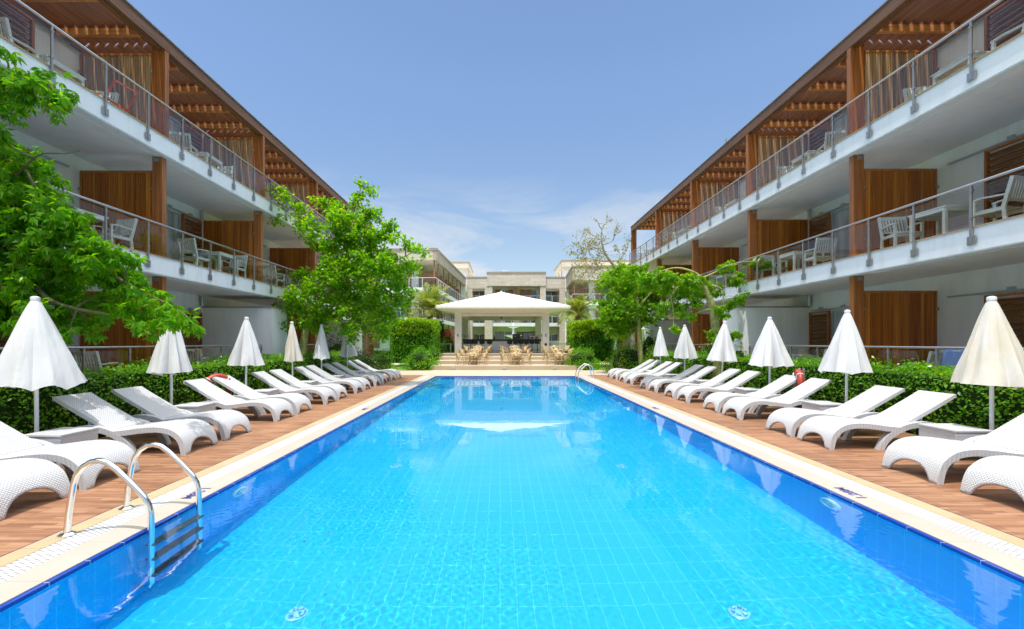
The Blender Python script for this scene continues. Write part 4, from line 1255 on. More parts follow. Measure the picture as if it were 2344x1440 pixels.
fr.tube([(-.26, .23, .22), (-.1, .24, .36), (.1, .24, .36), (.26, .23, .22)], .010, 6)
fr.build('cane_frame', bamboo, chr_, True)
ash = tag(MB().lathe(0, 0, [(.05, 0), (.06, .035), (.05, .035), (.04, .012)], 14).build('ashtray', black_plastic, origin=(0, 0, 0)), None, 'ashtray', 'dark ashtrays on the cafe tables')
tfl, cfl, afl = [False], [False], [False]
COLN = ['left', 'middle', 'right']
ROWN = ['front', 'second', 'rear']
for r_, (y, z, xs_) in enumerate(((27.55, T1, (-1.78, 1.00, 3.88)), (29.55, T2, (-1.72, 1.05, 3.9)), (31.5, T3, (-1.62, 1.02, 4.0)))):
    for c_, x in enumerate(xs_):
        used_first(tfl, tbl, (x, y, z), random.uniform(0, .3), f'round rattan cafe table, {ROWN[r_]} row on the steps, {COLN[c_]} of three')
        used_first(afl, ash, (x + .03, y - .02, z + .745), 0, f'dark ashtray on the {COLN[c_]} cafe table of the {ROWN[r_]} row')
        for dx, dy, rz, w in ((-.66, -.02, -PI / 2 - .25, 'left'), (.66, .0, PI / 2 + .25, 'right'), (0.02, .62, PI, 'far')):
            used_first(cfl, chr_, (x + dx + random.uniform(-.04, .04), y + dy, z), rz + random.uniform(-.15, .15),
                       f'rattan armchair on the {w} side of the {COLN[c_]} cafe table in the {ROWN[r_]} row')
# metal tables and the white freezer beside the pavilion
def metal_table(x, y, w, label, z=T4 - .02):
    t = empty('buffet_table', (x, y, 0.2), label, 'table', 'steel serving tables beside the pavilion')
    MB().box(x - w / 2, x + w / 2, y - .35, y + .35, 1.52, 1.57).build('table_top', steel, t)
    for sx in (-1, 1):
        for sy in (-.3, .3):
            MB().tube([(x + sx * (w / 2 - .06), y + sy, .0), (x + sx * (w / 2 - .06), y + sy, 1.52)], .025, 8).build('leg', steel, t)
    return t
metal_table(-4.72, 37.3, 1.1, 'steel serving table on the lawn left of the pavilion')
metal_table(5.05, 37.4, 1.6, 'steel serving table right of the pavilion beside the white freezer')
fz = empty('chest_freezer', (4.7, 38.5, T4), 'white chest freezer right of the pavilion', 'freezer')
MB().box(4.4, 5.15, 38.2, 38.9, T4, 1.72).build('body', white_plastic, fz, bevel=.03)
MB().box(4.38, 5.17, 38.18, 38.92, 1.725, 1.80).build('lid', white_plastic, fz, bevel=.02)

# ------------------------------------------------------------------ the stone-clad far building (centre block, two side wings, stair towers)
GZ = 0.2
def window_unit(parent, x0, x1, y, z0, z1, panels, glass):
    """camera-facing window: white frame, glass and timber sliding panels given as (fraction0, fraction1)."""
    f = MB()
    w = 0.07
    f.box(x0, x0 + w, y - .05, y, z0, z1); f.box(x1 - w, x1, y - .05, y, z0, z1); f.box(x0 + w, x1 - w, y - .05, y, z1 - w, z1)
    xm = (x0 + x1) / 2
    f.box(xm - .035, xm + .035, y - .05, y, z0, z1 - w)
    fo = f.build('window', white_metal, parent)
    MB().box(x0 + w, xm - .035, y - .02, y - .01, z0, z1 - w).build('pane', glass, fo)
    MB().box(xm + .035, x1 - w, y - .02, y - .01, z0, z1 - w).build('pane', glass, fo)
    for a, b_ in panels:
        b = MB()
        n = 8
        xa, xb = x0 + (x1 - x0) * a, x0 + (x1 - x0) * b_
        for i in range(n):
            zz = z0 + (z1 - z0) * i / n
            b.box(xa, xb, y - .10, y - .06, zz + .01, zz + (z1 - z0) / n - .01)
        b.build('timber_panel', muted_timber, fo)
def rail_x(parent, x0, x1, y, z, h=0.95):
    r = MB().box(x0, x1, y - .03, y + .03, z + h - .05, z + h).build('balcony_railing', white_metal, parent)
    n = max(1, round((x1 - x0) / 1.3))
    for i in range(n + 1):
        xx = x0 + (x1 - x0) * i / n
        MB().box(xx - .025, xx + .025, y - .025, y + .025, z - .05, z + h - .05).build('railing_post', white_metal, r)
    MB().box(x0, x1, y - .006, y + .006, z + .06, z + h - .1).build('glass_panel', clear_glass, r)

FY = 62.0
fb = empty('stone_building', (2.2, 66, GZ), 'stone clad building with stepped parapet directly behind the pavilion', 'building')
MB().box(-4.77, 9.24, FY + 1.9, FY + 10, GZ, 10.3).build('wall', plaster_cream, fb)
for q in ((-4.77, -3.95, FY, FY + 1.9, GZ, 9.3), (-2.2, -1.1, FY - .25, FY + 1.9, GZ, 9.62), (5.65, 6.45, FY - .25, FY + 1.9, GZ, 9.62), (8.42, 9.24, FY, FY + 1.9, GZ, 9.3)):
    MB().box(*q).build('stone_pier', stone_pale, fb)
for q in ((-3.95, -2.2, FY + .1, FY + 1.9, 9.0, 9.3), (6.45, 8.42, FY + .1, FY + 1.9, 9.0, 9.3)):
    MB().box(*q).build('lintel', stone_pale, fb)
for q in ((-4.77, -1.86, FY - .02, FY + 2.1, 9.3, 10.75), (6.45, 9.24, FY - .02, FY + 2.1, 9.3, 10.75)):
    MB().box(*q).build('parapet', stone_pale, fb)
MB().box(-1.86, 6.45, FY - .35, FY + 2.1, 9.64, 11.35).build('centre_parapet', stone_pale, fb)
MB().box(-4.8, -1.86, FY - .06, FY + 2.2, 10.75, 10.98).box(6.45, 9.27, FY - .06, FY + 2.2, 10.75, 10.98).box(-1.92, 6.5, FY - .4, FY + 2.2, 11.35, 11.62).build('coping_band', stone_grey, fb)
for zf in (4.43, 7.35):
    b = MB().box(-1.1, 5.65, FY + .1, FY + 1.9, zf - .5, zf)
    b.box(-3.95, -2.2, FY + .25, FY + 1.9, zf - .5, zf); b.box(6.45, 8.42, FY + .25, FY + 1.9, zf - .5, zf)
    b.build('balcony_slab', plaster, fb)
    rail_x(fb, -1.1, 5.65, FY + .15, zf); rail_x(fb, -3.95, -2.2, FY + .3, zf); rail_x(fb, 6.45, 8.42, FY + .3, zf)
for zf in (GZ + .6, 4.43, 7.35):
    gl_ = window_blue
    window_unit(fb, -3.8, -2.3, FY + 1.85, zf, zf + 2.0, ((0.0, .30), (.68, 1.0)), gl_)
    window_unit(fb, 6.6, 8.3, FY + 1.85, zf, zf + 2.0, ((.0, .06), (.80, 1.0)), gl_)
    if zf > 3:
        window_unit(fb, -.85, 2.0, FY + 1.85, zf, zf + 2.0, ((.06, .30), (.72, .95)), gl_)
        window_unit(fb, 2.75, 5.4, FY + 1.85, zf, zf + 2.0, ((.05, .33), (.40, .68)) if zf > 6 else ((.02, .25),), gl_)
window_unit(fb, -.9, 2.2, FY + 1.85, GZ + .5, 3.3, (), window_dark)
window_unit(fb, 2.3, 5.4, FY + 1.85, GZ + .5, 3.3, ((.72, .9),), window_dark)
MB().box(2.25, 2.40, FY + .3, FY + 1.9, 7.35, 9.64).build('dividing_screen', slats_warm, fb)
for x0, x1 in ((-3.95, -2.2), (6.45, 8.42)):
    rail_x(fb, x0, x1, FY + .3, GZ + .6)
ob = MB()
for i in range(3):
    ob.tube([(.35 + .3 * i, FY, 11.62), (.35 + .3 * i, FY, 11.8), (.5 + .3 * i, FY - .1, 11.86)], .05, 6)
ob.build('roof_spotlight', white_metal, fb)

def side_wing(s, nx_, ny_, fx_, fy_, ztop, zb, label, nbays, depth):
    """wing whose balconies face the courtyard; (nx,ny) near front corner, (fx,fy) far corner; s=-1 left."""
    t = empty('side_wing', ((nx_ + fx_) / 2 + s * depth / 2, (ny_ + fy_) / 2, GZ), label, 'building', 'stone clad side wings of the far building')
    N, F = Vector((nx_, ny_, 0)), Vector((fx_, fy_, 0))
    d = (F - N).normalized(); o = Vector((d.y, -d.x, 0)) * s      # outwards, away from the courtyard
    if o.x * s < 0: o = -o
    L = (F - N).length
    def slab(b, a0, a1, u0, u1, z0, z1):
        q = [N + d * a0 + o * u0, N + d * a1 + o * u0, N + d * a1 + o * u1, N + d * a0 + o * u1]
        if s > 0: q = q[::-1]
        b.add([(p.x, p.y, z0) for p in q] + [(p.x, p.y, z1) for p in q], [(0, 1, 2, 3), (7, 6, 5, 4), (0, 4, 5, 1), (1, 5, 6, 2), (2, 6, 7, 3), (3, 7, 4, 0)])
        return b
    slab(MB(), 2.2, L, 2.3, depth, GZ, ztop - 1.5).build('wall', plaster, t)
    slab(MB(), L - .12, L + .6, .1, 2.3, GZ, zb).build('end_wall', plaster, t)
    slab(MB(), 0, L, 0, 0.35, zb, ztop).build('parapet_side', stone_grey_y, t)
    slab(slab(MB(), 0, 0.35, .35, depth, zb, ztop), .35, L, .35, depth, zb, zb + .12).build('parapet_front', stone_pale, t)
    slab(slab(MB(), -.06, .5, -.06, depth, ztop, ztop + .22), .5, L, -.06, .5, ztop, ztop + .22).build('coping_band', stone_grey, t)
    lev = [zb - 2.62, zb - 5.55]
    for zf in lev:
        sl = slab(MB(), 0.05, L, 0.05, 2.3, zf - .42, zf)
        slab(sl, 0.05, 2.2, 2.3, depth, zf - .42, zf).build('balcony_slab', plaster, t)
        # railings on both faces
        P = lambda a, u, z: tuple(N + d * a + o * u + Vector((0, 0, z)))
        r = MB().beam(P(.1, .1, zf + .95), P(L, .1, zf + .95), .05, .05).beam(P(.1, .1, zf + .95), P(.1, depth, zf + .95), .05, .05).build('balcony_railing', white_metal, t)
        for i in range(int(L / 1.3) + 1):
            MB().beam(P(.1 + 1.3 * i, .1, zf), P(.1 + 1.3 * i, .1, zf + .93), .05, .05).build('railing_post', white_metal, r)
        for i in range(int(depth / 1.3) + 1):
            MB().beam(P(.1, .1 + 1.3 * i, zf), P(.1, .1 + 1.3 * i, zf + .93), .05, .05).build('railing_post', white_metal, r)
        slab(MB(), .12, L, .09, .11, zf + .05, zf + .86).build('glass_panel', clear_glass, r)
        slab(MB(), .09, .11, .15, depth, zf + .05, zf + .86).build('glass_panel', clear_glass, r)
    # timber screens between the rooms on the courtyard side, and posts
    for i in range(nbays):
        a = 2.2 + (L - 2.4) * i / nbays
        for z0, z1 in ((lev[0], zb), (lev[1], lev[0] - .42), (GZ, lev[1] - .42)):
            slab(MB(), a, a + .08, .45, 2.28, z0, z1 - .75).build('timber_screen', muted_timber, t)
            slab(MB(), a, a + .11, .24, .36, z0, z1).build('timber_post', muted_timber, t)
    for z0, z1 in ((lev[0], zb), (lev[1], lev[0] - .42)):
        slab(MB(), .2, .32, .2, .32, z0, z1).build('timber_post', muted_timber, t)
    # camera-facing front rooms
    q = N + o * 3.0
    for z0 in (lev[0], lev[1], lev[1] - 2.95):
        for kx in range(2):
            u = 3.0 + 3.3 * kx
            if u + 2.3 > depth: continue
            c0 = N + d * 2.2 + o * u; c1 = N + d * 2.2 + o * (u + 2.3)
            window_unit(t, min(c0.x, c1.x), max(c0.x, c1.x), min(c0.y, c1.y) - .02, max(z0, GZ), z0 + 2.05, ((.05, .32), (.74, .98)), window_blue)
    return t
side_wing(-1, -6.15, 42.1, -4.85, 61.7, 10.55, 9.60, 'stone clad side wing with stepped timber screens left of the pavilion roof', 6, 12)
side_wing(1, 8.75, 53.0, 9.30, 61.9, 10.75, 9.20, 'stone clad side wing behind the leafless tree right of the pavilion', 4, 13)
def tower(x0, x1, y0, y1, zt, label):
    t = empty('stair_tower', ((x0 + x1) / 2, (y0 + y1) / 2, 9.5), label, 'building')
    MB().box(x0, x1, y0, y1, 9.0, zt - .9).build('wall', plaster, t)
    MB().box(x0 - .35, x1 + .35, y0 - .35, y1 + .35, zt - .9, zt - .1).build('eaves', plaster_cream, t)
    MB().box(x0 - .4, x1 + .4, y0 - .4, y1 + .4, zt - .1, zt + .06).build('roof_edge', stone_grey, t)
    for k in range(2):
        yy = y0 + (y1 - y0) * (.25 + .35 * k)
        xs_ = x1 if (x0 + x1) < 0 else x0
        MB().box(xs_ - .03, xs_ + .03, yy, yy + 1.0, zt - 2.2, zt - 1.05).build('window', window_dark, t)
tower(-11, -4.85, 63.2, 71.5, 13.2, 'white flat roofed stair tower above the left wing')
tower(9.25, 20, 63.2, 71.5, 13.45, 'white flat roofed stair tower above the right wing')

# brown garden wall and reddish screens left of the pavilion
tag(MB().box(-7.6, -4.9, 46.0, 46.3, 0, 3.1).build('garden_wall', brown_brick, origin=(-6.2, 46.15, 0)), 'brown garden wall behind the red leaved shrub left of the pavilion', 'wall')

# fountain
fn = empty('fountain', (1.55, 52, 0), 'white tiered fountain seen through the bar pavilion', 'fountain')
MB().lathe(1.55, 52, [(1.6, 0), (1.65, .5), (1.45, .55), (1.4, .3)], 28).build('basin', white_plastic, fn, True)
MB().lathe(1.55, 52, [(.35, .3), (.22, .8), (.18, 1.9), (.25, 2.2)], 16).build('stem', white_plastic, fn, True)
MB().lathe(1.55, 52, [(.2, 2.15), (.98, 2.45), (1.02, 2.55), (.9, 2.52)], 24).build('lower_bowl', white_plastic, fn, True)
MB().lathe(1.55, 52, [(.16, 2.5), (.12, 3.0), (.12, 3.3), (.66, 3.48), (.70, 3.56), (.6, 3.54)], 20).build('upper_bowl', white_plastic, fn, True)
MB().lathe(1.55, 52, [(.1, 3.5), (.08, 3.7), (.14, 3.82), (.02, 4.0)], 12).build('finial', white_plastic, fn, True)

# ------------------------------------------------------------------ leaves and trees
def leaf_arrays(C, D, Nn, L, W, bend=0.15):
    """C base, D axis, Nn face normal, L, W arrays -> 6-gon leaves as two quads each."""
    D = D / np.linalg.norm(D, axis=1, keepdims=True)
    S = np.cross(D, Nn); S /= np.maximum(np.linalg.norm(S, axis=1, keepdims=True), 1e-6)
    U = np.cross(S, D)
    L = L[:, None]; W = W[:, None]
    b = C
    m1 = C + D * L * 0.42 + U * L * 0.05
    tip = C + D * L - U * L * bend
    l1 = m1 + S * W * 0.5 - U * W * 0.12; r1 = m1 - S * W * 0.5 - U * W * 0.12
    V = np.stack([b, l1, tip, r1], 1)
    n = len(C)
    F = np.arange(n * 4).reshape(n, 4)
    return V.reshape(-1, 3), F

def rand_dirs(n, rng):
    v = rng.normal(size=(n, 3))
    return v / np.linalg.norm(v, axis=1, keepdims=True)

def sprays(centres, rng, nl, L, spread, droop, palmate, wl=0.42):
    """Leaf groups: palmate (leaflets hang round a stalk) or scattered."""
    n = len(centres)
    if palmate:
        axis = rand_dirs(n, rng); axis[:, 2] = np.abs(axis[:, 2]) * 0.5 + 0.15
        axis /= np.linalg.norm(axis, axis=1, keepdims=True)
        C = np.repeat(centres, nl, 0)
        A = np.repeat(axis, nl, 0)
        ang = np.tile(np.arange(nl) * 2 * PI / nl * 0.86, n) + np.repeat(rng.uniform(0, 6.28, n), nl)
        e1 = np.cross(A, np.array([0.3, 0.2, 1.0])); e1 /= np.linalg.norm(e1, axis=1, keepdims=True)
        e2 = np.cross(A, e1)
        D = e1 * np.cos(ang)[:, None] + e2 * np.sin(ang)[:, None]
        D[:, 2] -= droop * rng.uniform(0.5, 1.3, len(D))
        Nn = A + 0.25 * rng.normal(size=A.shape)
        Ls = L * rng.uniform(0.75, 1.2, len(C))
        return leaf_arrays(C + D * 0.01, D, Nn, Ls, Ls * wl, 0.25)
    C = np.repeat(centres, nl, 0) + rng.normal(size=(n * nl, 3)) * spread
    D = rand_dirs(len(C), rng); D[:, 2] -= droop
    Nn = rand_dirs(len(C), rng); Nn[:, 2] = np.abs(Nn[:, 2]) + 0.5
    Ls = L * rng.uniform(0.7, 1.25, len(C))
    return leaf_arrays(C, D, Nn, Ls, Ls * wl)

def crown_points(blobs, rng, per, clump=0.30, pts_per=10):
    """blobs (x,y,z,rx,ry,rz[,weight]); returns twig ends in clumps so the sky shows between them."""
    out, cl = [], []
    for bl in blobs:
        x, y, z, rx, ry, rz = bl[:6]
        w = bl[6] if len(bl) > 6 else 1.0
        nclump = max(2, int(per * w * (rx * rz) ** 0.8))
        d = rand_dirs(nclump, rng) * (rng.uniform(0.10, 1.0, nclump) ** 0.45)[:, None]
        c = np.array([x, y, z]) + d * np.array([rx, ry, rz])
        cl.append(c)
        s = clump * rng.uniform(0.6, 1.3, nclump)
        p = np.repeat(c, pts_per, 0) + rng.normal(size=(nclump * pts_per, 3)) * np.repeat(s, pts_per)[:, None] * np.array([0.55, 0.55, 0.38])
        out.append(p)
    return np.concatenate(out), np.concatenate(cl)

def build_tree(name, label, cat, group, trunk, limbs, blobs, rng, leafmat, bark, per, clump, pts_per, nl, L, spread, droop, palmate, twig_r=0.010, wl=0.42, spines=False, base=None):
    base = base or (trunk[0][0], trunk[0][1], 0)
    t = empty(name, base, label, cat, group)
    tb_ = MB()
    def path(ps, n, sides):
        pp = catmull([p[:3] for p in ps], n)
        rr = np.interp(np.linspace(0, 1, len(pp)), np.linspace(0, 1, len(ps)), [p[3] for p in ps])
        tb_.tube(pp, list(rr), sides)
        return pp
    nodes = [np.array(p) for p in path(trunk, 6, 14)][len(trunk) * 2:]
    if spines:
        pp = catmull([p[:3] for p in trunk], 10)
        rr = np.interp(np.linspace(0, 1, len(pp)), np.linspace(0, 1, len(trunk)), [p[3] for p in trunk])
        for i in range(0, len(pp) - 1):
            for _ in range(9):
                a = rng.uniform(0, 6.28); r = rr[i]
                p = np.array(pp[i]) + np.array([0, 0, rng.uniform(-.05, .05)])
                dd = np.array([math.cos(a), math.sin(a), .1])
                tb_.tube([tuple(p + dd * r * .9), tuple(p + dd * (r + .035))], [0.012, 0.001], 5)
    for lm in limbs:
        nodes += [np.array(p) for p in path(lm, 5, 8)]
    NODES = np.array(nodes)
    pts, cl = crown_points(blobs, rng, per, clump, pts_per)
    for bl in blobs:                                                  # a branch to every mass of leaves
        c = np.array(bl[:3])
        i = int(np.argmin(np.linalg.norm(NODES - c, axis=1)))
        a = NODES[i]
        mid = (a + c) / 2 + rng.normal(size=3) * 0.10 * np.linalg.norm(c - a)
        r0 = 0.014 + 0.012 * np.linalg.norm(c - a)
        tb_.tube(catmull([tuple(a), tuple(mid), tuple(c)], 4), list(np.linspace(min(r0, .05), twig_r, 9)), 6)
    BC = np.array([b[:3] for b in blobs])
    for c in cl[:: max(1, len(cl) // 260)]:
        j = int(np.argmin(np.linalg.norm(BC - c, axis=1)))
        tb_.tube([tuple(BC[j]), tuple((BC[j] + c) / 2 + rng.normal(size=3) * .03), tuple(c)], [twig_r, twig_r * .8, twig_r * .45], 5, False)
    tb_.build('trunk', bark, t, True)
    V, F = sprays(pts, rng, nl, L, spread, droop, palmate, wl)
    mesh_np('crown', V, F, leafmat, t)
    return t

def px_blobs(lst, d, dj, rng, sq=1.0):
    out = []
    for e in lst:
        x, y, r = e[:3]
        w = e[3] if len(e) > 3 else 1.0
        dd = d + rng.uniform(-dj, dj)
        p = at(x, y, dd)
        rr = r * dd / 1000
        out.append((p[0], p[1], p[2], rr, rr * 0.9, rr * sq, w))
    return out

rng = np.random.default_rng(5)
# near left tree
tr = [(-7.62, 7.05, 0, .15), (-7.6, 7.02, 1.0, .135), (-7.66, 7.0, 2.2, .12), (-7.75, 7.0, 3.2, .10), (-7.85, 7.0, 4.4, .06)]
P3 = lambda x, y, d, r: (*at(x, y, d), r)
limbs = [[P3(55, 640, 7.0, .06), P3(130, 600, 7.0, .045), P3(220, 610, 7.0, .035), P3(300, 655, 7.1, .022), P3(400, 705, 7.1, .012), P3(440, 735, 7.1, .007)],
         [P3(50, 560, 7.0, .05), P3(90, 470, 6.9, .035), P3(60, 390, 6.8, .015)], [P3(55, 620, 7.0, .05), P3(120, 690, 6.8, .03), P3(250, 720, 6.8, .014)],
         [P3(-60, 330, 7.0, .04), P3(-20, 240, 6.8, .025), P3(20, 165, 6.6, .014), P3(100, 190, 6.5, .008)],
         [P3(40, 400, 6.9, .02), P3(90, 355, 6.8, .012), P3(150, 352, 6.8, .007), P3(183, 345, 6.8, .004)],
         [P3(45, 600, 7.0, .05), P3(-60, 520, 6.8, .03), P3(-140, 470, 6.6, .02)]]
bl = px_blobs([(30, 385, 55), (75, 420, 58), (20, 440, 70), (60, 490, 80), (130, 500, 62), (30, 560, 85), (100, 575, 80), (165, 545, 52), (205, 572, 45), (140, 640, 62, .8), (225, 615, 50), (262, 588, 28, .7),
               (300, 595, 20, .7), (285, 645, 40), (330, 668, 30), (245, 690, 45, .7), (310, 690, 38), (345, 715, 32), (385, 700, 28), (400, 732, 24, .8), (440, 742, 16), (345, 752, 22, .8), (30, 640, 70), (60, 700, 55, .8), (150, 715, 42, .7),
               (205, 735, 34, .7), (150, 768, 18), (15, 740, 40), (5, 335, 25), (-40, 450, 90), (-80, 560, 90), (-60, 650, 80), (-110, 380, 80), (10, 690, 50)], 7.0, 0.35, rng)
bl = [(b_[0], b_[1], b_[2], b_[3], b_[4] * .7, b_[5], b_[6] * (.75 if b_[0] > -6.9 else 1)) for b_ in bl]
bl += px_blobs([(20, 185, 22), (50, 195, 22), (85, 185, 22), (110, 200, 26), (130, 220, 18), (8, 125, 16), (4, 300, 12), (75, 215, 18, .8), (-40, 200, 60)], 6.5, 0.1, rng)
build_tree('silk_floss_tree', 'big bright green tree with spiny trunk at the left edge behind the nearest parasol', 'tree', None, tr, limbs, bl, rng, leaf_deep, bark_dark,
           95, 0.16, 8, 7, 0.12, 0.05, 0.95, True, .006, .33, True)
# middle left tree
rng = np.random.default_rng(8)
d = 17.2
tr = [(*at(694, 880, d)[:2], 0, .17), (*at(694, 800, d), .15), (*at(706, 735, d), .13), (*at(745, 680, d), .10), (*at(790, 600, d), .075), (*at(808, 520, d), .05), (*at(822, 450, d), .02)]
limbs = [[P3(745, 680, d, .07), P3(820, 640, d, .05), P3(900, 600, d, .03), P3(960, 570, d, .012)], [P3(765, 640, d, .06), P3(730, 560, d, .04), P3(690, 490, d, .02), P3(648, 440, d, .008)],
         [P3(712, 730, d, .06), P3(670, 700, d, .035), P3(640, 690, d, .015)], [P3(790, 600, d, .05), P3(860, 540, d, .03), P3(900, 510, d, .012)], [P3(745, 680, d, .06), P3(850, 700, d, .04), P3(920, 690, d, .015)]]
bl = px_blobs([(828, 425, 10, .9), (848, 440, 9, .6), (820, 455, 14), (800, 470, 18, .8), (862, 488, 15, .8), (840, 495, 22), (898, 520, 16), (880, 535, 20), (905, 540, 10), (951, 562, 13, .7), (968, 575, 10, .7), (930, 556, 9, .7),
               (644, 438, 9), (655, 455, 10), (673, 468, 12), (690, 485, 14), (629, 497, 9, .8), (650, 492, 12, .8), (680, 505, 16, .8), (733, 468, 14), (755, 480, 18), (780, 495, 22), (689, 530, 11, .8), (707, 545, 12, .7), (715, 520, 18),
               (800, 520, 34), (760, 535, 32), (840, 545, 32), (735, 560, 24), (790, 570, 42), (850, 580, 36), (830, 620, 48), (885, 600, 30), (770, 620, 44), (735, 610, 24, .8), (890, 640, 42), (925, 620, 26), (940, 600, 12, .6),
               (800, 660, 56), (740, 660, 40), (850, 680, 52), (700, 640, 24), (685, 630, 14), (690, 680, 34), (655, 700, 24), (640, 720, 18), (630, 745, 11), (650, 745, 12, .8), (720, 710, 42), (780, 715, 50), (850, 725, 46), (905, 700, 34), (925, 670, 24),
               (740, 745, 26, .7), (800, 755, 26, .7), (870, 755, 22, .6), (690, 735, 20, .7)], d, 1.3, rng)
build_tree('leafy_tree', 'tall bright green tree beside the left deck, its top against the sky', 'tree', 'leafy trees by the pool', tr, limbs, bl, rng, leaf_bright, bark_green, 35, 0.17, 9, 5, 0.13, 0.08, 0.35, False, .010, .85)
# darker tree farther along on the left
rng = np.random.default_rng(9)
d = 24.6
tr = [(*at(838, 852, d)[:2], 0, .16), (*at(840, 790, d), .14), (*at(842, 740, d), .11), (*at(850, 690, d), .05)]
bl = px_blobs([(840, 700, 30), (870, 720, 26), (820, 735, 26), (880, 740, 22), (855, 760, 24), (905, 730, 16), (800, 720, 22), (830, 775, 16, .6), (885, 768, 14, .7)], d, .9, rng)
build_tree('leafy_tree', 'smaller dark tree with a thin trunk behind the farthest left parasol', 'tree', 'leafy trees by the pool', tr, [], bl, rng, leaf_deep, bark_brown, 20, 0.2, 9, 4, 0.12, 0.10, 0.3, False, .010, .7)
# right tree with leaning green trunk
rng = np.random.default_rng(15)
d = 15.2
tr = [(*at(1642, 893, d)[:2], 0, .16), (*at(1643, 840, d), .15), (*at(1640, 770, d), .145), (*at(1633, 720, d), .125), (*at(1624, 685, d), .11), (*at(1612, 655, d), .085), (*at(1604, 634, d), .06)]
limbs = [[P3(1604, 634, d, .055), P3(1585, 622, d, .045), P3(1556, 614, d + .2, .038), P3(1530, 616, d + .3, .028), P3(1490, 628, d + .5, .018), P3(1450, 632, d + .6, .01)],
         [P3(1606, 638, d, .04), P3(1640, 622, d - .2, .028), P3(1660, 610, d - .4, .02), P3(1700, 600, d - .6, .012), P3(1735, 598, d - .8, .007)],
         [P3(1615, 650, d, .03), P3(1650, 660, d - .3, .018), P3(1656, 690, d - .3, .012), P3(1655, 712, d - .3, .007)], [P3(1604, 640, d, .03), P3(1560, 650, d - .3, .022), P3(1535, 680, d - .4, .012)],
         [P3(1530, 616, d + .3, .02), P3(1500, 640, d + .2, .014), P3(1465, 636, d, .01)], [P3(1660, 610, d - .4, .012), P3(1672, 625, d - .4, .008), P3(1685, 632, d - .4, .005)]]
bl = px_blobs([(1448, 622, 20), (1475, 618, 18), (1500, 630, 22), (1530, 632, 20), (1555, 640, 20), (1585, 642, 22), (1610, 650, 18), (1520, 655, 22, .8), (1480, 645, 28), (1550, 665, 20), (1580, 668, 22), (1620, 670, 16, .8), (1600, 690, 16, .7),
               (1540, 695, 20), (1520, 700, 14, .7), (1565, 700, 12, .7), (1655, 608, 12), (1672, 603, 9), (1735, 600, 17), (1718, 597, 9), (1755, 604, 8), (1690, 625, 9), (1676, 645, 13), (1690, 642, 9), (1685, 690, 15), (1668, 705, 12), (1695, 680, 9, .8),
               (1655, 718, 10, .9), (1645, 708, 8), (1638, 665, 10, .8), (1580, 722, 9, .7), (1562, 720, 8, .6), (1541, 748, 10), (1640, 768, 12), (1628, 762, 7), (1682, 772, 10), (1692, 765, 6)], d, .55, rng, .75)
build_tree('silk_floss_tree', 'spreading bright tree with a leaning green trunk behind the fourth right parasol', 'tree', None, tr, limbs, bl, rng, leaf_bright, bark_green,
           74, 0.16, 7, 7, 0.14, 0.05, 0.8, True, .007, .40, True)
rng = np.random.default_rng(16)
d = 23.7
tr = [(*at(1467, 855, d)[:2], 0, .15), (*at(1465, 790, d), .135), (*at(1462, 740, d), .12), (*at(1460, 700, d), .09), (*at(1455, 660, d), .05)]
limbs = [[P3(1460, 705, d, .07), P3(1430, 680, d, .05), P3(1400, 650, d, .02)], [P3(1460, 705, d, .07), P3(1490, 670, d, .04), P3(1510, 650, d, .02)]]
bl = px_blobs([(1400, 640, 18), (1420, 625, 22), (1445, 640, 28), (1420, 660, 30), (1380, 655, 12, .7), (1390, 640, 10, .7), (1450, 675, 32), (1480, 665, 26), (1430, 700, 30), (1470, 705, 30), (1415, 725, 26), (1395, 738, 16, .8), (1400, 755, 12, .6), (1450, 730, 24),
               (1480, 730, 16, .7), (1500, 690, 18, .8), (1425, 750, 16, .8), (1400, 715, 26), (1388, 735, 20), (1418, 765, 16), (1440, 745, 20), (1378, 700, 14, .8), (1500, 650, 18), (1510, 720, 12, .7)], d, 1.0, rng)
build_tree('leafy_tree', 'rounded bright tree with a pale trunk right of the clipped hedge cube', 'tree', 'leafy trees by the pool', tr, limbs, bl, rng, leaf_bright, bark_green, 70, 0.30, 7, 6, 0.14, 0.05, 0.6, True, .012, .5)

# nearly leafless tree behind
rng = np.random.default_rng(21)
d = 29.0
bt = empty('bare_tree', (*at(1450, 850, d)[:2], 0), 'nearly leafless branching tree reaching above the right wing', 'tree')
bb = MB(); ends = []
def grow(p, dirv, L, r, lev):
    q = p + dirv * L
    mid = (p + q) / 2 + rng.normal(size=3) * L * .06
    bb.tube([tuple(p), tuple(mid), tuple(q)], [r, r * .85, r * .68], 6, False)
    if lev == 0:
        ends.append(q); return
    ends.append(q)
    for k in range(3 if rng.random() < .55 else 2):
        nd = dirv + rng.normal(size=3) * .62
        nd[2] += .12; nd /= np.linalg.norm(nd)
        grow(q, nd, L * rng.uniform(.62, .85), r * .66, lev - 1)
stem = [P3(1452, 850, d, .20), P3(1448, 760, d, .17), P3(1440, 690, d, .14), P3(1412, 620, d, .11), P3(1385, 580, d, .085), P3(1377, 548, d, .05), P3(1378, 525, d, .03)]
bb.tube(catmull([p[:3] for p in stem], 5), list(np.interp(np.linspace(0, 1, 31), np.linspace(0, 1, 7), [p[3] for p in stem])), 8)
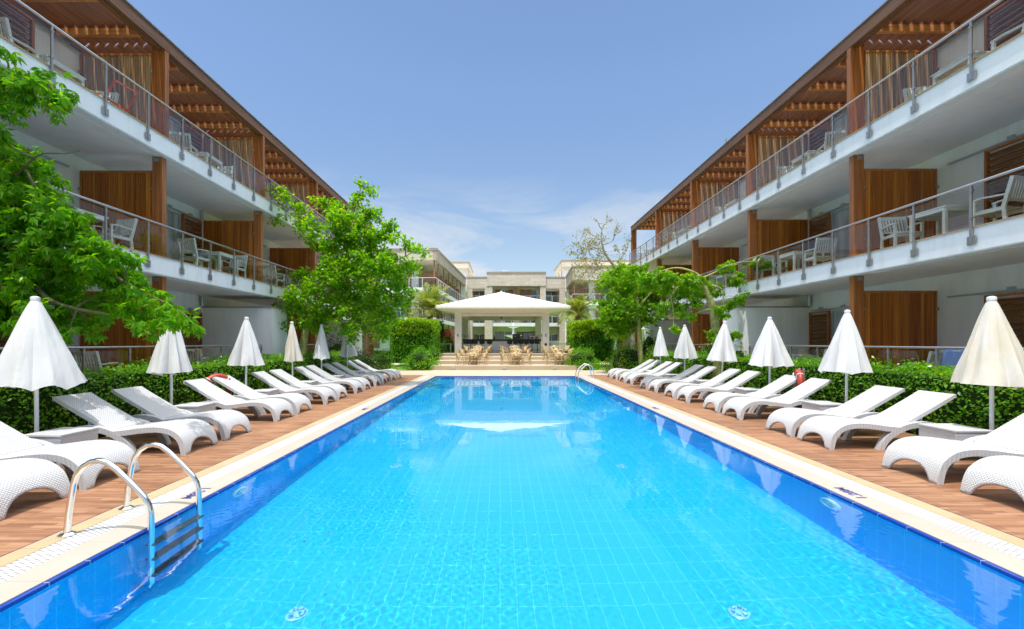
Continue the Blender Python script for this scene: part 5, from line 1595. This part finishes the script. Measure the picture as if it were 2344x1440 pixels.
for (x, y, L, dx, dz, lev) in ((1412, 620, .75, -.9, .25, 4), (1388, 584, .7, -1, .25, 4), (1400, 600, .7, .8, .3, 4), (1378, 550, .5, -.8, .6, 3), (1378, 525, .45, .5, .8, 2), (1378, 525, .45, -.6, .8, 2), (1425, 640, .7, .7, .4, 4), (1430, 660, .8, -1, .05, 4), (1392, 590, .6, -.6, .6, 3),
                             (1440, 690, .9, -1, .1, 4), (1440, 700, .8, .9, .1, 3), (1398, 598, 1.0, -1, .12, 4), (1405, 610, 1.1, -1, -.05, 4), (1382, 570, .9, -1, .05, 4), (1380, 560, .7, .9, .35, 3), (1420, 630, 1.1, -1, -.1, 4)):
    v = np.array([dx, rng.uniform(-.4, .4), dz]); v /= np.linalg.norm(v)
    grow(np.array(at(x, y, d)), v, L, .034, lev)
bb.build('trunk', bark_grey, bt, True)
E_ = np.array(ends)
E_ = E_[rng.random(len(E_)) < .8]
V, F = sprays(E_, rng, 3, 0.13, 0.10, .3, False, .6)
mesh_np('crown', V, F, leaf_dry, bt)

# ------------------------------------------------------------------ hedges and shrubs
def shell_points(x0, x1, y0, y1, z0, z1, dens, rng, faces='all', bumpy=0.05, round_=0.0):
    P = []
    def add(n, f):
        n = int(n)
        if n > 0: P.append(f(rng.random(n), rng.random(n)))
    ax, ay, az = x1 - x0, y1 - y0, z1 - z0
    o = lambda a, b, c: np.stack([a, b, c], 1)
    add(dens * ax * ay, lambda u, v: o(x0 + u * ax, y0 + v * ay, np.full_like(u, z1)))
    for xx, nm in ((x0, 'l'), (x1, 'r')):
        if faces == 'all' or nm in faces:
            add(dens * ay * az, lambda u, v: o(np.full_like(u, xx), y0 + u * ay, z0 + v * az))
    for yy, nm in ((y0, 'n'), (y1, 'f')):
        if faces == 'all' or nm in faces:
            add(dens * ax * az, lambda u, v: o(x0 + u * ax, np.full_like(u, yy), z0 + v * az))
    P = np.concatenate(P)
    P += rng.normal(size=P.shape) * bumpy
    w = 0.07 * np.sin(P[:, 1] * 2.3 + P[:, 0]) + 0.05 * np.sin(P[:, 1] * 5.1 + 2)
    P[:, 2] += w * (P[:, 2] > z0 + 0.6 * az)
    return P

def hedge(name, label, cat, group, box, dens, L, rng, mat, faces='all', bumpy=.05, sprig=0.0, core_in=.06, wl=.6, up=0.0):
    x0, x1, y0, y1, z0, z1 = box
    t = empty(name, ((x0 + x1) / 2, (y0 + y1) / 2, z0), label, cat, group)
    P = shell_points(x0, x1, y0, y1, z0, z1, dens, rng, faces, bumpy)
    if sprig:
        n = int(sprig * (y1 - y0))
        S = np.stack([rng.uniform(x0, x1, n), rng.uniform(y0, y1, n), np.full(n, z1)], 1)
        hgt = rng.uniform(.06, .26, n)
        k = 14
        Q = np.repeat(S, k, 0) + np.stack([rng.normal(size=n * k) * .035, rng.normal(size=n * k) * .035, rng.random(n * k) * np.repeat(hgt, k)], 1)
        P = np.concatenate([P, Q])
    D = rand_dirs(len(P), rng); D[:, 2] += up
    Nn = rand_dirs(len(P), rng) * 0.7
    c = np.array([(x0 + x1) / 2, 0, (z0 + z1) / 2]); 
    Nn[:, 0] += np.sign(P[:, 0] - c[0]) * (np.abs(P[:, 0] - c[0]) > (x1 - x0) * .42)
    Nn[:, 2] += 0.9
    Ls = L * rng.uniform(.7, 1.3, len(P))
    V, F = leaf_arrays(P, D, Nn, Ls, Ls * wl)
    mesh_np('foliage', V, F, mat, t)
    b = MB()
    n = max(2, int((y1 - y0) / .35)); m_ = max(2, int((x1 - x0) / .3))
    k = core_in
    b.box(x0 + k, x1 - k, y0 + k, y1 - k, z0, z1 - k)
    b.build('shade_core', core_shade, t)  # dark solid standing in for the shade inside the foliage
    return t
rng = np.random.default_rng(31)
hedge('hedge', 'long clipped hedge between the left loungers and the terrace glass', 'hedge', None, (-8.15, -7.22, 3.4, 21.5, 0, 1.12), 620, .062, rng, leaf_hedge, 'rn', .045, 3)
hedge('hedge', 'long loose green hedge between the right loungers and the terrace glass', 'hedge', None, (7.70, 8.62, 3.4, 22.5, 0, 1.12), 620, .066, rng, leaf_hedge, 'ln', .05, 7)
def cypress_cube(box, label, rng):
    x0, x1, y0, y1, z0, z1 = box
    t = empty('clipped_conifer', ((x0 + x1) / 2, (y0 + y1) / 2, z0), label, 'topiary', 'clipped conifer cubes beside the pavilion')
    P = shell_points(x0, x1, y0, y1, z0 + .1, z1, 330, rng, 'all', .07)
    D = rand_dirs(len(P), rng) * .7; D[:, 2] += 1.0; D[:, 0] += .25
    Ls = .17 * rng.uniform(.6, 1.3, len(P))
    V, F = leaf_arrays(P, D, rand_dirs(len(P), rng), Ls, Ls * .35, -.05)
    mesh_np('foliage', V, F, leaf_cypress, t)
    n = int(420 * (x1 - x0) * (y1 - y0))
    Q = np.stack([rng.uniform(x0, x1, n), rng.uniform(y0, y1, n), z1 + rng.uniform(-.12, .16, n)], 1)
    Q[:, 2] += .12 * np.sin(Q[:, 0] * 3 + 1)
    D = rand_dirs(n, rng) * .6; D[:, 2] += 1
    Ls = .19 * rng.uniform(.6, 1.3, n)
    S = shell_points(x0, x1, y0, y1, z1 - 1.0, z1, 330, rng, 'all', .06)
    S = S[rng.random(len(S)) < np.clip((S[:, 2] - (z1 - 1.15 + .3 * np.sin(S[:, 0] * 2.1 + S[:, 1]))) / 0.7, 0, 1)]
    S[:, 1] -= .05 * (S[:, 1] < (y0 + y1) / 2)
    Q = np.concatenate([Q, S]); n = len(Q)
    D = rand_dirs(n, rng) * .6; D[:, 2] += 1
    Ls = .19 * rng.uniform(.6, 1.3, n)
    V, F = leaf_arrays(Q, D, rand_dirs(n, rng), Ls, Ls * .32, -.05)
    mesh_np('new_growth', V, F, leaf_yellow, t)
    MB().box(x0 + .08, x1 - .08, y0 + .08, y1 - .08, z0, z1 - .1).build('shade_core', core_shade, t, bevel=.2)
rng = np.random.default_rng(33)
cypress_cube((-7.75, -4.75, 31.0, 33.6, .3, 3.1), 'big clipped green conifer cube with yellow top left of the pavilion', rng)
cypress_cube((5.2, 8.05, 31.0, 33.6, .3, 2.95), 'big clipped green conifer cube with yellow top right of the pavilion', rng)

def shrub(name, label, cat, group, c, rx, ry, rz, n, L, mat, rng, wl=.5, flowers=0):
    t = empty(name, (c[0], c[1], 0), label, cat, group)
    d = rand_dirs(n, rng); d[:, 2] = np.abs(d[:, 2]) - .12
    r = rng.uniform(.55, 1.05, n) ** .5
    lump = 1 + .16 * np.sin(d[:, 0] * 7 + c[0]) * np.cos(d[:, 1] * 6 + 1) + .1 * np.sin(d[:, 2] * 9)
    P = np.array([c[0], c[1], .06]) + d * (r * lump)[:, None] * np.array([rx, ry, rz])
    P = P[P[:, 2] > .02]
    D = d[: len(P)] * .5 + rand_dirs(len(P), rng); D[:, 2] += .3
    Ls = L * rng.uniform(.6, 1.3, len(P))
    Nn = rand_dirs(len(P), rng); Nn[:, 2] += .6
    V, F = leaf_arrays(P, D, Nn, Ls, Ls * wl)
    mesh_np('foliage', V, F, mat, t)
    b = MB()
    for k in range(9):
        a = 2 * PI * k / 9
        b.tube([(c[0] + .05 * math.cos(a), c[1] + .05 * math.sin(a), 0), (c[0] + rx * .35 * math.cos(a), c[1] + ry * .35 * math.sin(a), rz * .5), (c[0] + rx * .6 * math.cos(a), c[1] + ry * .6 * math.sin(a), rz * .8)], [.02, .014, .006], 5)
    b.build('stem', bark_brown, t)
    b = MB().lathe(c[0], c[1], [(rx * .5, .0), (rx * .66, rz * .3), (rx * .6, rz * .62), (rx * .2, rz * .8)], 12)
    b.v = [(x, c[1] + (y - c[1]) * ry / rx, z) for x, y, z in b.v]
    b.build('shade_core', core_shade, t, True)
    if flowers:
        q = P[rng.choice(len(P), min(flowers, len(P)), False)]
        V, F = leaf_arrays(q, rand_dirs(len(q), rng), rand_dirs(len(q), rng), np.full(len(q), .07), np.full(len(q), .06))
        mesh_np('blossom', V, F, flower_mat, t)
rng = np.random.default_rng(37)
shrub('box_shrub', 'rounded green shrub at the left end of the beige steps', 'shrub', 'rounded shrubs beside the steps', (-4.95, 27.2), 1.12, 1.3, 1.34, 5200, .085, leaf_hedge, rng)
shrub('box_shrub', 'rounded green shrub at the right end of the beige steps', 'shrub', 'rounded shrubs beside the steps', (5.15, 27.6), 1.22, 1.4, 1.34, 5200, .085, leaf_hedge, rng)
shrub('box_shrub', 'green shrub behind the left step shrub, beside the front pavilion column', 'shrub', 'rounded shrubs beside the steps', (-4.75, 31.0), .75, 1.6, 1.35, 2600, .085, leaf_hedge, rng)
shrub('box_shrub', 'green shrub behind the right step shrub, below the clipped conifer', 'shrub', 'rounded shrubs beside the steps', (5.75, 30.0), .9, 1.2, 1.3, 2400, .085, leaf_hedge, rng)
shrub('dark_shrub', 'dark purple green shrub beside the last left lounger', 'shrub', None, (-7.75, 23.6), 1.35, 1.2, 1.25, 4200, .08, leaf_dark, rng, .5, 30)
shrub('dark_shrub', 'rounded dark shrub at the edge of the left lawn', 'shrub', None, (-6.75, 24.9), .85, .9, 1.15, 2600, .07, leaf_hedge, rng)
shrub('flowering_shrub', 'wide flowering shrub with pale blossom beside the last right loungers', 'shrub', 'flowering shrubs by the right deck', (7.15, 24.4), 1.35, 1.3, 1.62, 5200, .085, leaf_hedge, rng, .5, 420)
shrub('flowering_shrub', 'smaller flowering shrub behind the farthest right parasol', 'shrub', 'flowering shrubs by the right deck', (8.3, 22.9), .9, .9, 1.7, 3000, .085, leaf_hedge, rng, .5, 90)
shrub('rose_bush', 'loose tall bush between the fourth and fifth right parasols', 'shrub', None, (8.3, 17.4), .45, .5, 2.0, 900, .07, leaf_hedge, rng, .5, 40)
shrub('rose_bush', 'loose sprigs of bush at the foot of the leaning green trunk', 'shrub', None, (8.15, 14.9), .4, .35, 1.75, 700, .07, leaf_bright, rng)
shrub('ficus_shrub', 'dark leafy shrub against the white storage wall on the right', 'shrub', None, (8.55, 25.0), .6, .6, 2.5, 1600, .12, leaf_hedge, rng)
shrub('ficus_shrub', 'dark leafy shrub at the foot of the thin left tree', 'shrub', None, (-8.35, 22.6), .9, .9, 2.0, 2600, .10, leaf_dark, rng)
shrub('red_shrub', 'red leaved shrub in front of the brown garden wall', 'shrub', None, (-4.95, 40.0), 1.1, .9, 2.75, 2600, .12, leaf_red, rng)
shrub('box_shrub', 'low green shrub below the red leaved shrub', 'shrub', 'rounded shrubs beside the steps', (-4.75, 38.9), 1.0, .6, 2.1, 2600, .10, leaf_hedge, rng)
shrub('dark_cypress', 'dark narrow evergreen between the golden palm and the pavilion roof', 'tree', None, (-5.75, 41.2), .75, .75, 4.6, 2600, .14, leaf_dark, rng)
hedge('low_hedge', 'low dark hedge along the back of the left lawn', 'hedge', None, (-15, -5.2, 36.5, 37.4, 0, 1.0), 130, .11, rng, leaf_dark, 'n', .05)
hedge('low_hedge', 'low green hedge along the back of the right lawn', 'hedge', None, (5.7, 16, 43, 44, 0, .95), 120, .11, rng, leaf_hedge, 'n', .05)
b = MB().box(-7.2, -5.0, 40.6, 40.66, 0.0, .08)
t = empty('picket_fence', (-6.2, 40.6, 0), 'pale picket fence behind the left conifer cube', 'fence')
b = MB()
for i in range(15):
    b.box(-7.3 + .14 * i, -7.21 + .14 * i, 40.6, 40.63, 0.0, 2.05)
b.build('pale_board', frame_grey, t)
MB().box(-7.35, -5.2, 40.64, 40.68, .5, .6).box(-7.35, -5.2, 40.64, 40.68, 1.6, 1.7).build('fence_rail', frame_grey, t)

# ------------------------------------------------------------------ palms
def palm(x, y, hgt, n, L, label, rng, mat, droop=1.0, r=.20, cat='palm'):
    t = empty('palm_tree', (x, y, 0), label, cat, 'palms around the pavilion')
    prof = []
    k = 18
    for i in range(k + 1):
        q = i / k
        rr = r * (1.15 - .25 * q + .18 * (q > .82)) * (1 + .10 * (i % 2))
        prof.append((rr, hgt * q))
    MB().lathe(x, y, prof, 14).build('trunk', bark_brown, t)
    Vs, st = [], MB()
    for i in range(n):
        az = i * 2.399 + rng.uniform(-.2, .2)
        el = R(rng.uniform(-5, 82))
        ln = L * rng.uniform(.75, 1.1)
        p = np.array([x, y, hgt + .05]); v = np.array([math.cos(az) * math.cos(el), math.sin(az) * math.cos(el), math.sin(el)])
        pts = [p.copy()]
        m_ = 14
        for j in range(m_):
            v = v + np.array([0, 0, -0.105 * droop * (j + 2) / m_ * 1.6]); v /= np.linalg.norm(v)
            p = p + v * ln / m_; pts.append(p.copy())
        st.tube([tuple(q) for q in pts[::2]], list(np.linspace(.028, .006, len(pts[::2]))), 5)
        for j in range(3, m_ + 1):
            for sub in (0, .5):
                a = pts[j - 1] * (1 - sub) + pts[j] * sub
                tv = pts[j] - pts[j - 1]; tv /= np.linalg.norm(tv)
                sd = np.cross(tv, [0, 0, 1]); sd /= max(np.linalg.norm(sd), 1e-5)
                ll = L * .26 * math.sin(PI * min(1, (j + 1.5) / (m_ + 2.5))) + .05
                for sg in (-1, 1):
                    dd = tv * .75 + sd * sg * .8 + np.array([0, 0, .12 - .15 * droop]) + rng.normal(size=3) * .08
                    Vs.append((a, dd, np.cross(sd, tv) + .2 * rng.normal(size=3), ll, .05 + .012 * L))
    A = [np.array([q[k] for q in Vs]) for k in range(5)]
    V, F = leaf_arrays(*A[:3], A[3], A[4], .12)
    st.build('frond_stalk', orange_stem, t)
    mesh_np('fronds', V, F, mat, t)
rng = np.random.default_rng(41)
palm(-6.35, 39.6, 4.5, 34, 3.0, 'golden stemmed palm behind the left end of the pavilion roof', rng, leaf_palm, .9)
palm(7.35, 41.5, 4.2, 34, 2.5, 'green feathery palm behind the right end of the pavilion roof', rng, leaf_palm, .9)
palm(8.25, 30.2, 2.4, 20, 1.15, 'short brown trunked palm right of the right conifer cube', rng, leaf_palm, 1.2, .20)
palm(8.9, 25.6, .55, 16, 1.3, 'small ground palm by the thick brown post on the right', rng, leaf_palm, 1.1, .12)
# golden shrub foliage in front of the left palm
shrub('golden_tree', 'yellow green feathery tree in front of the left palm', 'tree', None, (-7.4, 37.4), 1.1, 1.0, 4.6, 2200, .17, leaf_goldpalm, rng, .35)
# thick brown post at the end of the right wing
pst = empty('brown_post', (9.3, 29.9, 0), 'tall brown timber post between the short palm and the green tree', 'post')
MB().box(9.2, 9.44, 29.8, 30.04, 0.12, 3.9).build('shaft', timber, pst); MB().box(9.15, 9.49, 29.75, 30.09, 0, .12).build('foot', steel_dull, pst)

# fallen leaves on deck and coping
rng = np.random.default_rng(55)
flag = [False]
for i in range(26):
    x = rng.uniform(-6.8, -3.5) if i % 3 else rng.uniform(4.0, 7.3); y = rng.uniform(3.0, 20)
    a = rng.uniform(0, 6.28); l = rng.uniform(.03, .05)
    o = MB().add([(0, 0, .002), (l * .5, -l * .3, .008), (l, 0, .003), (l * .5, l * .3, .01)], [(0, 1, 2, 3)])
    if not flag[0]:
        lf = tag(o.build('fallen_leaf', leaf_yellow, origin=(0, 0, 0)), 'small fallen leaf lying on the pool surround', 'fallen leaf', 'fallen leaves on the pool surround')
    used_first(flag, lf, (x, y, 0.002), a, 'small fallen leaf lying on the pool surround')

flag = [False]
for i in range(9):
    x = rng.uniform(XA + .3, XB - .3); y = rng.uniform(3.2, 15); l = rng.uniform(.025, .045)
    o = MB().add([(0, 0, .002), (l * .5, -l * .35, .006), (l, 0, .003), (l * .5, l * .35, .007)], [(0, 1, 2, 3)])
    if not flag[0]:
        lf = tag(o.build('floating_leaf', leaf_dark, origin=(0, 0, 0)), 'tiny dark leaf floating on the pool water', 'floating leaf', 'dark leaves floating on the pool')
    used_first(flag, lf, (x, y, -0.022), rng.uniform(0, 6.28), 'tiny dark leaf floating on the pool water')

# ------------------------------------------------------------------ light, sky, camera
to_sun = Vector((-0.09, -0.27, 1.0)).normalized()
el = math.asin(to_sun.z); azm = math.atan2(to_sun.x, to_sun.y)
sl = bpy.data.lights.new('sun', 'SUN'); sl.energy = SUN; sl.angle = R(0.53); sl.color = (1.0, 0.96, 0.90)
sl.cycles.is_caustics_light = True
so = bpy.data.objects.new('sun', sl); COL.objects.link(so)
so.rotation_euler = to_sun.to_track_quat('Z', 'Y').to_euler(); so.location = (0, 0, 40)
w = bpy.data.worlds.new('World'); sc.world = w; w.use_nodes = True
wt = w.node_tree; wt.nodes.clear()
wo = wt.nodes.new('ShaderNodeOutputWorld'); bg = wt.nodes.new('ShaderNodeBackground'); wt.links.new(bg.outputs[0], wo.inputs[0])
sky = wt.nodes.new('ShaderNodeTexSky'); sky.sky_type = 'NISHITA'; sky.sun_disc = False; sky.sun_elevation = el; sky.sun_rotation = azm
sky.air_density = 1.0; sky.dust_density = 0.25; sky.ozone_density = 2.2; sky.altitude = 50
tc = wt.nodes.new('ShaderNodeTexCoord')
mp = wt.nodes.new('ShaderNodeMapping'); mp.inputs['Scale'].default_value = (-1.6, 1.6, 6.5); mp.inputs['Location'].default_value = (1.35, 0.9, 0.4); wt.links.new(tc.outputs['Generated'], mp.inputs['Vector'])
nz = wt.nodes.new('ShaderNodeTexNoise'); nz.inputs['Scale'].default_value = 2.1; nz.inputs['Detail'].default_value = 8; nz.inputs['Roughness'].default_value = .58; nz.inputs['Distortion'].default_value = .4
wt.links.new(mp.outputs[0], nz.inputs['Vector'])
cr = wt.nodes.new('ShaderNodeValToRGB'); cr.color_ramp.elements[0].position = .44; cr.color_ramp.elements[1].position = .60; cr.color_ramp.elements[0].color = (.10, .10, .10, 1)
wt.links.new(nz.outputs['Fac'], cr.inputs['Fac'])
sp = wt.nodes.new('ShaderNodeSeparateXYZ'); wt.links.new(tc.outputs['Generated'], sp.inputs[0])
mr = wt.nodes.new('ShaderNodeMapRange'); mr.inputs['From Min'].default_value = .36; mr.inputs['From Max'].default_value = .17; wt.links.new(sp.outputs['Z'], mr.inputs['Value'])
mm = wt.nodes.new('ShaderNodeMath'); mm.operation = 'MULTIPLY'; wt.links.new(cr.outputs[0], mm.inputs[0]); wt.links.new(mr.outputs[0], mm.inputs[1])
mx = wt.nodes.new('ShaderNodeMix'); mx.data_type = 'RGBA'; wt.links.new(mm.outputs[0], mx.inputs[0]); wt.links.new(sky.outputs[0], mx.inputs[6]); mx.inputs[7].default_value = (3.6, 3.8, 4.0, 1)
hz = wt.nodes.new('ShaderNodeValToRGB')                      # paler, less blue towards the horizon
hz.color_ramp.elements[0].position = .10; hz.color_ramp.elements[0].color = (.80, .74, .66, 1)
hz.color_ramp.elements[1].position = .50; hz.color_ramp.elements[1].color = (1, 1, 1, 1)
wt.links.new(sp.outputs['Z'], hz.inputs['Fac'])
hm = wt.nodes.new('ShaderNodeMix'); hm.data_type = 'RGBA'; hm.blend_type = 'MULTIPLY'; hm.inputs[0].default_value = 1
wt.links.new(sky.outputs[0], hm.inputs[6]); wt.links.new(hz.outputs[0], hm.inputs[7]); wt.links.new(hm.outputs[2], mx.inputs[6])
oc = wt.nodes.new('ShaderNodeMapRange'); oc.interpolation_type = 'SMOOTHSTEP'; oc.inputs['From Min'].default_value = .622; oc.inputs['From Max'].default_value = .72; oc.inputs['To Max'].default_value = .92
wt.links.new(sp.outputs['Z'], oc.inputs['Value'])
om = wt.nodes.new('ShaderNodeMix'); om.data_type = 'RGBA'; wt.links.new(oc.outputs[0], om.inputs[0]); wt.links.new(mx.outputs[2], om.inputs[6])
om.inputs[7].default_value = (12.5, 12.8, 13.2, 1)                # bright white sky band added above the view to lift the shade
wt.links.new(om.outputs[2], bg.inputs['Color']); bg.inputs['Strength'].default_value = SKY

cam = bpy.data.cameras.new('camera'); co = bpy.data.objects.new('camera', cam); COL.objects.link(co)
co.location = (0, 0, CAM_Z); co.rotation_euler = (PI / 2, 0, 0)
cam.sensor_fit = 'HORIZONTAL'; cam.sensor_width = 36; cam.lens = 36 * 1000 / 2344
cam.shift_x = 27 / 2344; cam.shift_y = 63 / 2344; cam.clip_end = 2000; cam.clip_start = .05
sc.camera = co
sc.view_settings.view_transform = 'Standard'; sc.view_settings.look = 'None'; sc.view_settings.gamma = 1; sc.view_settings.exposure = EXPO
sc.render.engine = 'CYCLES'
cy_ = sc.cycles
cy_.use_denoising = True; cy_.max_bounces = 12; cy_.transparent_max_bounces = 16; cy_.transmission_bounces = 8; cy_.diffuse_bounces = 8; cy_.glossy_bounces = 4
cy_.sample_clamp_indirect = 8; cy_.caustics_reflective = False
